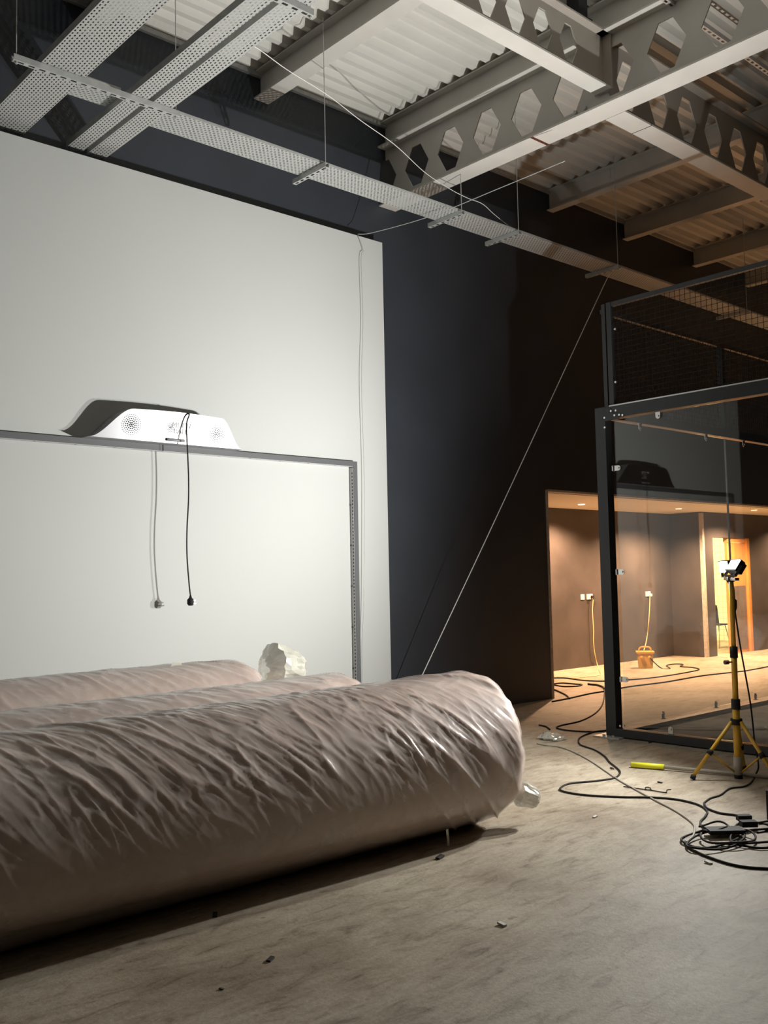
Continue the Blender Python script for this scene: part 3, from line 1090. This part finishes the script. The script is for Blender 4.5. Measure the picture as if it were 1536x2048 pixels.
# ================================================================== GLASS COURT
ct = thing('glass_court', 'black framed glass court corner with wire mesh above the panes', 'court enclosure', (X0 + 0.05, YA, 0))
YE = -1.0
post = MB().box(X0 - 0.02, X0 + 0.08, 5.20, 5.31, 0.012, 3.05).build('corner_post', 'black', ct)
MB().box(X0 - 0.10, X0 + 0.16, 5.12, 5.40, 0.0, 0.012).build('foot_plate', 'galv', ct)
MB().box(X0 - 0.005, X0 + 0.04, 5.105, 5.155, 3.05, 4.03).build('mesh_post', 'black', ct)
MB().box(X0 + 0.01, X0 + 0.05, 5.18, 5.22, 3.05, 4.03).build('mesh_post', 'black', ct)
MB().box(X0 - 0.02, X0 + 0.08, YE, 5.20, 0.012, 0.085).build('base_beam', 'black', ct)
MB().box(X0 - 0.02, X0 + 0.08, YE, 5.20, 2.935, 3.045).build('top_beam', 'black', ct)
MB().box(X0 - 0.024, X0 + 0.03, YE, 5.15, 3.045, 3.056).build('highlight_lip', 'lightstrip', ct)  # added pale strip: stands in for the highlight along the beam's upper edge
MB().box(X0 - 0.0, X0 + 0.04, YE, 5.10, 3.99, 4.03).build('mesh_rail', 'black', ct)
MB().box(X0 + 0.08, 14.2, 5.21, 5.29, 0.012, 0.05).build('base_beam', 'black', ct)
MB().box(X0 + 0.08, 14.2, 5.21, 5.29, 2.955, 3.045).build('top_beam', 'black', ct)
MB().box(X0 + 0.06, 14.2, 5.23, 5.27, 3.96, 4.0).build('mesh_rail', 'black', ct)
MB().box(9.74, 9.80, 5.22, 5.28, 3.045, 3.96).build('mesh_post', 'black', ct)
GX = X0 + 0.02
for a, b in ((3.14, 5.13), (1.12, 3.12), (-0.9, 1.10)):
    MB().box(GX, GX + 0.012, a, b, 0.09, 2.925).build('glass_pane', 'glass', ct)
for a, b in ((X0 + 0.11, 9.745), (9.765, 11.95), (11.97, 14.15)):
    MB().box(a, b, YA - 0.02, YA - 0.008, 0.09, 2.94).build('glass_pane', 'glass', ct)
MB().box(9.747, 9.763, YA - 0.022, YA - 0.006, 0.09, 2.94).build('pane_joint', 'lightstrip', ct)


def wires(lo, hi, fixed, along):
    m_ = MB()
    r = 0.0017
    u = lo
    while u <= hi:
        if along == 'y': m_.box(fixed - r, fixed + r, u - r, u + r, 3.05, 3.99)
        else: m_.box(u - r, u + r, fixed - r, fixed + r, 3.05, 3.99)
        u += 0.05
    z = 3.08
    while z < 3.99:
        if along == 'y': m_.box(fixed - r, fixed + r, lo, hi, z - r, z + r)
        else: m_.box(lo, hi, fixed - r, fixed + r, z - r, z + r)
        z += 0.05
    return m_


for lo, hi in ((3.1, 5.10), (1.1, 3.08)):
    wires(lo, hi, X0 + 0.02, 'y').build('wire_mesh', 'meshb', ct)['kind'] = 'stuff'
for lo, hi in ((X0 + 0.06, 9.74), (9.8, 12.0)):
    wires(lo, hi, YA, 'x').build('wire_mesh', 'meshb', ct)['kind'] = 'stuff'


def clip(c, nx_, sx, sy, up):
    """stainless clamp: rounded plate, spacer and bolt, facing -x or -y"""
    c = Vector(c)
    up = Vector(up)
    side = Vector((0, 1, 0)) if nx_ == 'x' else Vector((1, 0, 0))
    nn_ = Vector((-1, 0, 0)) if nx_ == 'x' else Vector((0, -1, 0))
    poly = [(-sx, -sy), (sx, -sy)] + [(sx * math.cos(a), sy * 0.35 + sx * math.sin(a)) for a in [k * math.pi / 8 for k in range(9)]]
    pl = MB().plate([poly], c, side if up.z else Vector((0, 0, 1)), up, nn_, 0.006).build('glass_clip', 'chrome', ct, fix=True)
    cc = c + up * (sy * 0.35)
    MB().tube([cc + nn_ * 0.003, cc + nn_ * 0.014], 0.011, 10).build('clip_bolt', 'chrome', pl)
    bb = c - up * sy
    MB().obox(bb - nn_ * 0.0, side if up.z else Vector((0, 0, 1)), up, nn_, sx, 0.004, 0.018).build('clip_foot', 'chrome', pl)


for y in (4.66, 3.6):
    clip((GX - 0.006, y, 2.905), 'x', 0.024, 0.034, (0, 0, -1))
    clip((GX - 0.006, y, 0.115), 'x', 0.024, 0.034, (0, 0, 1))
for z in (2.47, 1.51, 0.53):
    clip((GX - 0.006, 5.11, z), 'x', 0.024, 0.04, (0, -1, 0))
for x in (8.10, 9.34, 10.15):
    clip((x, YA - 0.026, 2.92), 'y', 0.024, 0.034, (0, 0, -1))
for x in (8.30, 9.30, 10.15):
    clip((x, YA - 0.026, 0.115), 'y', 0.024, 0.034, (0, 0, 1))
MB().plate([[(-0.16, 0), (0.0, 0), (0.0, 0.12), (-0.06, 0.12), (-0.10, 0.06), (-0.16, 0.06)]], (X0 - 0.024, 5.20, 2.915), (0, 1, 0), (0, 0, 1), (1, 0, 0), 0.006).build('gusset_plate', 'black', ct, fix=True)
for (px, py) in ((1208.5, 835.5), (1209, 855), (1221.5, 822), (1231, 821), (1228.5, 830.5), (1238, 829.5), (1244.5, 830), (1229.5, 658), (1230.5, 764), (1240, 1452), (1247, 1452)):
    c = surv(px, py, x=X0 - 0.03)
    MB().tube([c, c + Vector((0.012, 0, 0))], 0.010, 8).build('bolt', 'chrome', ct)
for dy in (-0.05, 0.05):
    MB().tube([(X0 - 0.07, 5.25 + dy, 0.012), (X0 - 0.07, 5.25 + dy, 0.03)], 0.014, 6).build('anchor_bolt', 'chrome', ct)

# ================================================================== TRIPOD WORK LIGHT
T = Vector((6.595, 3.552, 0))
tl = thing('work_light', 'lit twin-head work light on a yellow tripod in front of the glass', 'work light', tuple(T))
lean = Vector((-0.010, -0.008, 0))


def tp(z): return T + lean * (z / 0.3) + Vector((0, 0, z))


MB().tube([tp(0.03), tp(0.56)], 0.026, 14).build('lower_tube', 'yellow', tl, smooth=True)
MB().tube([tp(0.005), tp(0.03)], 0.030, 14).build('end_cap', 'blackm', tl, smooth=True)
MB().tube([tp(0.03), tp(0.16)], 0.031, 14).build('tape_sleeve', 'grey', tl, smooth=True)
MB().tube([tp(0.56), tp(0.93)], 0.021, 14).build('middle_tube', 'yellow', tl, smooth=True)
MB().tube([tp(0.93), tp(1.44)], 0.017, 14).build('upper_tube', 'yellow', tl, smooth=True)
MB().tube([tp(0.50), tp(0.57)], 0.032, 14).build('collar', 'blackm', tl, smooth=True)
MB().tube([tp(0.87), tp(0.95)], 0.028, 14).build('collar', 'blackm', tl, smooth=True)
MB().tube([tp(0.39), tp(0.43)], 0.042, 14).build('leg_hub', 'blackm', tl, smooth=True)
kn = tp(0.84)
MB().tube([kn, kn + Vector((-0.045, 0.02, 0)), kn + Vector((-0.046, 0.021, 0)), kn + Vector((-0.075, 0.034, 0))], [0.006, 0.006, 0.016, 0.016], 10).build('clamp_knob', 'tape', tl)
for a in (141, 21, 261):
    d = Vector((math.cos(math.radians(a)), math.sin(math.radians(a)), 0))
    top, foot = tp(0.41) + d * 0.035, T + d * 0.34 + Vector((0, 0, 0.018))
    lg = MB().tube([top, foot], 0.014, 10).build('leg', 'yellow', tl, smooth=True)
    MB().tube([foot + (foot - top).normalized() * -0.02, foot + Vector((0, 0, -0.012))], 0.019, 10).build('rubber_foot', 'blackm', lg, smooth=True)
    mid = top.lerp(foot, 0.55)
    MB().tube([mid - (foot - top).normalized() * 0.018, mid + (foot - top).normalized() * 0.018], 0.021, 10).build('slide_clamp', 'blackm', lg, smooth=True)
    MB().tube([mid, tp(0.05) + d * 0.03], 0.007, 8).build('brace', 'yellow', lg, smooth=True)
# crossbar and two heads
U = Vector((0.80, 0.60, 0))
cb = tp(1.44)
MB().obox(cb, U, U.cross(Vector((0, 0, 1))), (0, 0, 1), 0.26, 0.014, 0.010).build('crossbar', 'chrome', tl)
MB().tube([tp(1.42), tp(1.47)], 0.024, 12).build('bar_clamp', 'blackm', tl, smooth=True)


def head(c, aim):
    c, f = Vector(c), Vector(aim).normalized()
    s = f.cross(Vector((0, 0, 1))).normalized()
    u = s.cross(f)
    h = MB().obox(c, s, u, f, 0.058, 0.046, 0.020).build('lamp_head', 'blackm', tl)
    MB().obox(c + f * 0.0215, s, u, f, 0.052, 0.042, 0.0015).build('lens', 'lens', h)
    for k in range(-3, 4):
        MB().obox(c - f * 0.032 + s * (k * 0.016), s, u, f, 0.002, 0.040, 0.013).build('cooling_fin', 'blackm', h)
    MB().obox(c + f * 0.022 + u * 0.043, s, u, f, 0.058, 0.003, 0.006).build('bezel', 'galv', h)
    MB().obox(c + f * 0.022 - u * 0.043, s, u, f, 0.058, 0.003, 0.006).build('bezel', 'galv', h)
    for q in (-1, 1):
        MB().obox(c + s * (q * 0.064) - u * 0.035, s, u, f, 0.003, 0.045, 0.010).build('yoke_arm', 'chrome', h)
    MB().obox(c - u * 0.078, s, u, f, 0.067, 0.003, 0.010).build('yoke_base', 'chrome', h)
    return c + f * 0.05, f


a1, f1 = head(cb + U * 0.21 + Vector((0, 0, 0.092)), (-0.80, 0.46, -0.08))
a2, f2 = head(cb - U * 0.21 + Vector((0, 0, 0.088)), (-0.76, 0.41, 0.62))
spot('head_light', tl, a1, a1 + f1, LAMP_W * 0.60, LAMP_COL, 172, 0.7, 0.035)
spot('head_light', tl, a2, a2 + f2, LAMP_W * 1.4, LAMP_COL, 172, 0.8, 0.035)
# lead
fl = lambda x, y: surv(x, y, z=0.006)
j = cb + U * 0.16 + Vector((0.03, -0.03, -0.16))
MB().tube(spline([cb + U * 0.21 + Vector((0, 0, -0.01)), cb + U * 0.22 + Vector((0.02, -0.02, -0.06)), j]), 0.006, 6).build('lead', 'rubber', tl, smooth=True)
MB().tube(spline([cb + U * 0.05 + Vector((0, 0, -0.01)), cb + U * 0.09 + Vector((0.02, -0.02, -0.07)), j]), 0.006, 6).build('lead', 'rubber', tl, smooth=True)
MB().tube([j + Vector((0, 0, 0.01)), j, j + Vector((0, 0, -0.05)), j + Vector((0, 0, -0.08))], [0.008, 0.017, 0.017, 0.007], 10).build('lead_joiner', 'blackm', tl, smooth=True)
lp = [j + Vector((0, 0, -0.08)), j + Vector((0.02, -0.02, -0.35)), j + Vector((0.07, -0.05, -0.75)), j + Vector((0.09, -0.06, -1.05)), Vector((6.72, 3.46, 0.09)), fl(1512, 1548), fl(1503, 1564), fl(1488, 1573), fl(1460, 1577), fl(1441, 1590), fl(1420, 1597), fl(1408, 1606)]
MB().tube(spline(lp), 0.006, 6).build('lead', 'rubber', tl, smooth=True)

# second, warm lamp further into the hall (outside the picture to the right)
T2 = Vector((15.2, 3.6, 0))
wl = thing('flood_lamp', 'warm floor standing flood lamp beyond the right side of the court', 'flood lamp', tuple(T2))
MB().box(T2.x - 0.15, T2.x + 0.15, T2.y - 0.1, T2.y + 0.1, 0.012, 0.03).build('base', 'yellow', wl)
MB().tube([T2 + Vector((0, 0, 0.03)), T2 + Vector((0, 0, 0.35))], 0.015, 8).build('stem', 'yellow', wl)
MB().obox(T2 + Vector((0, 0, 0.45)), (0, 1, 0), (0.6, 0, 0.8), (-0.8, 0, 0.6), 0.13, 0.10, 0.04).build('head', 'blackm', wl)
MB().obox(T2 + Vector((-0.036, 0, 0.477)), (0, 1, 0), (0.6, 0, 0.8), (-0.8, 0, 0.6), 0.11, 0.08, 0.002).build('lens', 'warmlens', wl)
spot('flood_light', wl, T2 + Vector((-0.06, 0, 0.5)), T2 + Vector((-0.9, 0.30, 2.3)), FAR_W, WARM_COL, 115, 0.9, 0.08)

# ================================================================== RECESS FITTINGS
def downlight(x, y, label, w):
    t = thing('downlight', label, 'downlight', (x, y, ZL + 0.02), 'recessed downlights')
    m_ = MB()
    n = 20
    for a, b in ((0.062, 0.05),):
        vv = [(x + a * math.cos(k * 2 * math.pi / n), y + a * math.sin(k * 2 * math.pi / n), ZL + 0.012) for k in range(n)] + \
             [(x + b * math.cos(k * 2 * math.pi / n), y + b * math.sin(k * 2 * math.pi / n), ZL + 0.010) for k in range(n)]
        m_.add(vv, [(k, (k + 1) % n, n + (k + 1) % n, n + k) for k in range(n)])
    m_.build('bezel', 'chrome', t)
    MB().tube([(x, y, ZL + 0.011), (x, y, ZL + 0.019)], 0.052, 20).build('lens', 'warmlens', t)
    l = spot('downlight_beam', t, (x, y, ZL - 0.02), (x, y, 0), w, WARM_COL, 150, 0.6, 0.05)
    return t


downlight(11.9, 8.75, 'warm downlight in the recess soffit above the sockets', DOWN_W)
downlight(14.3, 8.55, 'warm downlight in the recess soffit left of the stepped wall', DOWN_W * 1.4)
downlight(16.0, 8.10, 'warm downlight in the soffit in front of the wooden door', DOWN_W * 1.3)
downlight(18.6, 8.2, 'warm downlight in the soffit right of the wooden door', DOWN_W)


def socket(x, z, gang, label):
    t = thing('wall_socket', label, 'socket', (x, YB, z), 'sockets on the recess wall')
    hw = 0.043 if gang == 1 else 0.073
    MB().box(x - hw, x + hw, YB - 0.012, YB, z - 0.043, z + 0.043).build('plate', 'socket', t)
    for g in range(gang):
        cx = x if gang == 1 else x + (-0.035, 0.035)[g]
        for dx, dz in ((0, 0.014), (-0.011, -0.008), (0.011, -0.008)):
            MB().box(cx + dx - 0.004, cx + dx + 0.004, YB - 0.0135, YB - 0.0115, z + dz - 0.006, z + dz + 0.006).build('pin_hole', 'dot', t)
        MB().box(cx - 0.006, cx + 0.006, YB - 0.016, YB - 0.012, z + 0.024, z + 0.036).build('rocker', 'socket', t)
    return t


socket(12.79, 1.125, 1, 'single white socket on the brown recess wall')
socket(12.98, 1.125, 2, 'double white socket with the yellow lead plugged in')
socket(14.68, 1.125, 2, 'white socket seen through the glass above the yellow transformer')
yl = thing('yellow_lead', 'pale yellow lead plugged into the double socket and trailing to the floor', 'cable', (13.0, YB - 0.03, 1.0))
MB().box(12.995, 13.045, YB - 0.055, YB - 0.0165, 1.095, 1.14).build('plug', 'blackm', yl)
MB().tube(spline([(13.03, YB - 0.04, 1.095)] + [surv(x, y, y=YB - 0.04) for x, y in ((1185, 1222), (1187, 1260), (1187, 1285), (1190, 1310))] + [surv(1195, 1331, z=0.01), surv(1199, 1341, z=0.006), surv(1200, 1350, z=0.006), surv(1170, 1354, z=0.006), surv(1145, 1357, z=0.006)]), 0.007, 6).build('sheath', 'ycable', yl, smooth=True)

# site transformer
tq = Vector((13.25, 8.62, 0))
tr = thing('site_transformer', 'yellow portable transformer box with carry handle on the recess floor', 'transformer', tuple(tq))
bx = Vector((0.62, -0.78, 0)).normalized()
by = Vector((0.78, 0.62, 0)).normalized()


def tb_(c, hx, hy, hz, nm, mm): return MB().obox(tq + Vector(c), bx, by, (0, 0, 1), hx, hy, hz).build(nm, mm, tr)


m_ = MB()
for zz, s in ((0.0, 0.85), (0.22, 1.0)):
    pass
lo = [(-0.115, -0.10), (0.115, -0.10), (0.115, 0.10), (-0.115, 0.10)]
vv = [tq + bx * (a * 0.9) + by * (b * 0.9) for a, b in lo] + [tq + bx * a + by * b + Vector((0, 0, 0.23)) for a, b in lo]
m_.add(vv, [(0, 3, 2, 1), (4, 5, 6, 7), (0, 1, 5, 4), (1, 2, 6, 5), (2, 3, 7, 6), (3, 0, 4, 7)])
m_.build('body', 'yellowp', tr)
tb_((0, 0, 0.245), 0.135, 0.115, 0.014, 'lid', 'yellowp')
hp = [tq + bx * a + Vector((0, 0, z)) for a, z in ((-0.10, 0.255), (-0.085, 0.30), (-0.05, 0.325), (0.05, 0.325), (0.085, 0.30), (0.10, 0.255))]
MB().tube(spline(hp), 0.013, 8).build('handle', 'yellowp', tr, smooth=True)
for a in (-0.06, 0.06):
    MB().tube([tq + bx * a + by * -0.10 + Vector((0, 0, 0.17)), tq + bx * a + by * -0.135 + Vector((0, 0, 0.165))], 0.03, 12).build('outlet_cap', 'yellowp', tr, smooth=True)
MB().tube(spline([(14.70, YB - 0.03, 1.10)] + [surv(x, y, y=YB - 0.05) for x, y in ((1299, 1215), (1297, 1245), (1293, 1280))] + [tq + Vector((0.05, 0.05, 0.27))]), 0.008, 6).build('supply_lead', 'ycable', tr, smooth=True)
MB().box(14.685, 14.735, YB - 0.055, YB - 0.0165, 1.085, 1.13).build('plug', 'socket', tr)
wire('dark lead curling across the recess floor from the transformer', [tq + bx * 0.06 + by * -0.13 + Vector((0, 0, 0.16))] + [surv(x, y, z=0.008) for x, y in ((1322, 1336), (1340, 1337), (1333, 1331), (1350, 1328), (1366, 1329), (1361, 1333), (1385, 1335), (1398, 1339), (1372, 1345), (1330, 1352), (1290, 1357), (1250, 1360))], 0.009, 'rubber', 'floor_cable', 'cable', 6)

# door
dr = thing('wooden_door', 'orange wooden door leaf with grey kick panel in the recess doorway', 'door', (16.7, YD + 0.08, 0))
MB().box(16.44, 17.06, YD + 0.055, YD + 0.10, 0.01, DZ - 0.09).build('leaf', 'wood', dr)
MB().box(16.58, 17.02, YD + 0.049, YD + 0.055, 0.06, 1.22).build('bottom_panel', 'bottom', dr)  # thin grey rectangle covering most of the leaf's lower half
MB().tube([(16.50, YD + 0.03, 0.90), (16.50, YD + 0.03, 1.25)], 0.012, 8).build('pull_handle', 'chrome', dr)
m_ = MB()
m_.box(17.06, DX1, YD + 0.01, YD + 0.14, 0, DZ)
m_.box(16.385, 17.06, YD + 0.03, YD + 0.12, DZ - 0.08, DZ)
m_.box(16.385, 16.435, YD + 0.05, YD + 0.10, 0, DZ - 0.08)
struct(m_.build('door_frame_1', 'wood'))
rl = thing('ceiling_lamp', 'yellow lit ceiling lamp inside the tiled room behind the door', 'lamp', (16.9, 10.8, 2.6))
MB().tube([(16.9, 10.8, 2.52), (16.9, 10.8, 2.60)], [0.16, 0.12], 20).build('diffuser', 'warmlens', rl, smooth=False)
l = bpy.data.lights.new('room_light', 'POINT')
l.energy = ROOM_W
l.color = (1.0, 0.80, 0.42)
l.shadow_soft_size = 0.12
o = bpy.data.objects.new('room_light', l)
COL.objects.link(o)
o.location = (0, 0, -0.25)
o.parent = rl

# chair behind the door
cp = surv(1441, 1297, z=0)
ch = thing('plastic_chair', 'dark plastic chair standing in the tiled room behind the door', 'chair', (cp.x + 0.2, cp.y + 0.1, 0))
cx, cy = cp.x + 0.22, cp.y + 0.02
m_ = MB()
vv, ff = [], []
for i in range(7):
    for k in range(5):
        a = -0.20 + 0.1 * k
        zz = 0.48 + 0.36 * i / 6
        vv.append((cx - 0.20 - 0.06 * i / 6 + 0.04 * math.cos(a * 6), cy + 0.2 + a, zz))
for i in range(6):
    for k in range(4): ff.append((i * 5 + k, i * 5 + k + 1, (i + 1) * 5 + k + 1, (i + 1) * 5 + k))
m_.add(vv, ff)
b_ = m_.build('backrest', 'blackm', ch, smooth=True)
md = b_.modifiers.new('th', 'SOLIDIFY')
md.thickness = 0.012
MB().box(cx - 0.19, cx + 0.22, cy - 0.01, cy + 0.41, 0.44, 0.465).build('seat', 'blackm', ch)
for sx_, sy_ in ((-1, 0), (-1, 1), (1, 0), (1, 1)):
    MB().tube([(cx + 0.12 * sx_, cy + 0.05 + 0.3 * sy_, 0.44), (cx + 0.22 * sx_, cy + 0.0 + 0.4 * sy_, 0.0)], 0.010, 8).build('leg', 'galv', ch, smooth=True)

# ================================================================== FLOOR CABLES AND LITTER
def floor_cable(label, px, r=0.006, m_='rubber', n=8):
    return wire(label, [surv(x, y, z=r) for x, y in px], r, m_, 'floor_cable', 'cable', n)


floor_cable('grey cable running diagonally from the near roll end to the coiled leads', ((1074, 1487), (1090, 1490), (1120, 1494), (1150, 1505), (1180, 1521), (1210, 1541), (1238, 1560), (1275, 1581), (1310, 1600), (1350, 1621), (1378, 1640), (1389, 1653), (1386, 1672), (1372, 1684)), 0.006, 'grey')
floor_cable('dark cable looping from the court post out towards the roll and back', ((1216, 1461), (1190, 1463), (1165, 1472), (1157, 1480), (1162, 1490), (1190, 1500), (1210, 1513), (1219, 1524), (1235, 1537), (1240, 1546), (1228, 1556), (1190, 1562), (1140, 1567), (1121, 1576), (1128, 1583), (1170, 1590), (1240, 1594), (1310, 1595), (1360, 1600), (1398, 1610), (1414, 1622), (1411, 1632), (1401, 1644), (1406, 1654), (1430, 1661)), 0.007)
floor_cable('dark cable from the court post curving back into the recess', ((1220, 1456), (1206, 1462), (1170, 1463), (1130, 1460), (1113, 1455), (1125, 1450), (1160, 1442), (1188, 1428), (1203, 1412), (1208, 1395), (1209, 1378)), 0.007)
floor_cable('dark cable laid straight along the recess opening to the right', ((1104, 1403), (1140, 1396), (1180, 1387), (1217, 1381), (1260, 1373), (1330, 1364), (1400, 1352), (1460, 1345), (1500, 1340), (1560, 1328)), 0.009)
floor_cable('dark cable wound in a flat loop beside the recess jamb', ((1100, 1356), (1130, 1356), (1160, 1360), (1190, 1362), (1216, 1362), (1240, 1361)), 0.009)
floor_cable('dark oval loop of cable on the recess floor', ((1104, 1368), (1125, 1366), (1150, 1368), (1164, 1369), (1155, 1372), (1130, 1373), (1110, 1370), (1103, 1366)), 0.009)
floor_cable('short dark cable with a bulky joint near the recess centre', ((1176, 1368), (1185, 1369), (1195, 1370), (1206, 1374), (1209, 1378)), 0.013)
floor_cable('short dark cable end poking out by the recess jamb', ((1106, 1378), (1120, 1384), (1132, 1390), (1139, 1397)), 0.010)
floor_cable('dark lead running off to the lower right edge from the coil', ((1370, 1683), (1372, 1690), (1390, 1702), (1420, 1715), (1460, 1728), (1500, 1735), (1560, 1738)), 0.007)
floor_cable('lead joining the lamp cable to the socket by the coil', ((1408, 1606), (1414, 1616), (1440, 1626), (1470, 1630), (1482, 1634), (1488, 1640)), 0.007)
floor_cable('short dark offcut of cable behind the near roll end', ((1078, 1450), (1092, 1453), (1100, 1459)), 0.007)
# coil of extension lead
coil = thing('extension_lead_coil', 'coil of black extension lead heaped on the floor at lower right', 'cable', tuple(surv(1440, 1672, z=0)))
for k, (px, py, rad, sq) in enumerate(((1420, 1676, 0.21, 0.62), (1432, 1680, 0.235, 0.5), (1456, 1672, 0.17, 0.8), (1428, 1653, 0.11, 0.6), (1505, 1654, 0.13, 0.7), (1512, 1672, 0.2, 0.55))):
    c = surv(px, py, z=0.008 + 0.010 * (k % 4))
    pts = [c + Vector((math.cos(t + k) * rad, math.sin(t + k) * rad * sq, 0.006 * math.sin(3 * t + k))) for t in [q * 2 * math.pi / 28 for q in range(26 + k % 3)]]
    MB().tube(pts, 0.0065, 6).build('turn', 'rubber', coil, smooth=True)
pc_ = surv(1450, 1665, z=0.02)
MB().obox(pc_ + Vector((0, 0, 0.012)), (0.75, -0.66, 0), (0.66, 0.75, 0), (0, 0, 1), 0.10, 0.05, 0.011).build('socket_block', 'blackm', coil)
pc2 = surv(1497, 1652, z=0.02)
MB().obox(pc2 + Vector((0, 0, 0.014)), (0.75, -0.66, 0), (0.66, 0.75, 0), (0, 0, 1), 0.045, 0.028, 0.016).build('plug', 'blackm', coil)
pc3 = surv(1488, 1640, z=0.02)
MB().obox(pc3 + Vector((0, 0, 0.014)), (0.75, -0.66, 0), (0.66, 0.75, 0), (0, 0, 1), 0.04, 0.024, 0.016).build('plug', 'blackm', coil)
MB().tube(spline([surv(x, y, z=0.01) for x, y in ((1430, 1687), (1460, 1688), (1490, 1692), (1520, 1696), (1560, 1694))]), 0.0065, 6).build('tail', 'rubber', coil, smooth=True)
MB().tube(spline([surv(x, y, z=0.01) for x, y in ((1500, 1648), (1520, 1645), (1545, 1642), (1565, 1650))]), 0.0065, 6).build('tail', 'rubber', coil, smooth=True)
# black case cut by the right edge
bq = surv(1534, 1640, z=0)
cs = thing('black_case', 'black tool case just showing at the right edge', 'case', (bq.x + 0.12, bq.y - 0.06, 0))
MB().box(bq.x, bq.x + 0.30, bq.y - 0.30, bq.y - 0.0, 0.002, 0.15).build('body', 'blackm', cs)
MB().box(bq.x, bq.x + 0.30, bq.y - 0.30, bq.y, 0.152, 0.175).build('lid', 'blackm', cs)
# pole with fluorescent grip
pl = thing('yellow_grip_pole', 'grey pole with a bright yellow grip lying behind the tripod', 'pole', (6.55, 4.3, 0))
g0, g1, g2 = surv(1263, 1529, z=0.024), surv(1328, 1534, z=0.024), surv(1600, 1560, z=0.016)
MB().tube([g0, g1], 0.021, 12).build('grip', 'fluoro', pl, smooth=True)
MB().tube([g0 + (g0 - g1).normalized() * 0.004, g0], 0.017, 12).build('end_ring', 'grey', pl, smooth=True)
MB().tube([g1, g2], 0.014, 10).build('shaft', 'grey', pl, smooth=True)
# bits
for i, (px, py, s, m_, lab) in enumerate(((430, 1832, 0.022, 'debris', 'small dark chip on the floor in front of the near roll'), (541, 1921, 0.020, 'debris', 'dark chip near the lower middle of the floor'),
                                          (443, 1979, 0.010, 'debris', 'tiny dark speck low on the foreground floor'), (880, 1717, 0.028, 'debris', 'dark scrap beside the near roll shadow edge'),
                                          (1320, 1566, 0.018, 'debris', 'small dark block on the floor below the yellow grip'), (1224, 1538, 0.02, 'debris', 'dark splinter beside the crossing cables'),
                                          (1300, 1486, 0.02, 'debris', 'small dark fixing on the floor by the court base beam'), (1004, 1851, 0.022, 'paled', 'thin white sliver on the foreground floor'),
                                          (1190, 1635, 0.02, 'paled', 'pale scrap on the lit floor right of the roll'), (1417, 1727, 0.022, 'paled', 'pale chip on the stained floor below the coil'))):
    c = surv(px, py, z=0)
    a = random.random() * 3
    o = MB().obox((c.x, c.y, s * 0.28), (math.cos(a), math.sin(a), 0.1), (-math.sin(a), math.cos(a), 0.05), (0, -0.05, 1), s * 0.9, s * 0.45, s * 0.2).build('floor_scrap', m_, loc=tuple(c))
    tag(o, lab, 'scrap', 'scraps on the floor')
off = thing('cable_offcut', 'bent offcut of dark flex lying across the diagonal grey cable', 'offcut', tuple(surv(1300, 1578, z=0)))
MB().tube(spline([surv(x, y, z=0.006) for x, y in ((1247, 1573), (1275, 1577), (1305, 1581), (1331, 1585), (1334, 1580), (1342, 1579))]), 0.004, 6).build('flex', 'rubber', off, smooth=True)
MB().tube(spline([surv(x, y, z=0.008) for x, y in ((1292, 1579), (1291, 1575), (1299, 1575), (1302, 1579))]), 0.004, 6).build('flex_end', 'rubber', off, smooth=True)
# crumpled clear plastic beyond the roll
pw = thing('plastic_scrap', 'crumpled clear plastic lying on the floor beyond the near roll', 'plastic', tuple(surv(1100, 1475, z=0)))
crumple('sheet', pw, surv(1100, 1474, z=0.02), 0.10, 0.09, 0.05, 31)
crumple('torn_piece', pw, surv(1118, 1478, z=0.01), 0.09, 0.04, 0.02, 37)
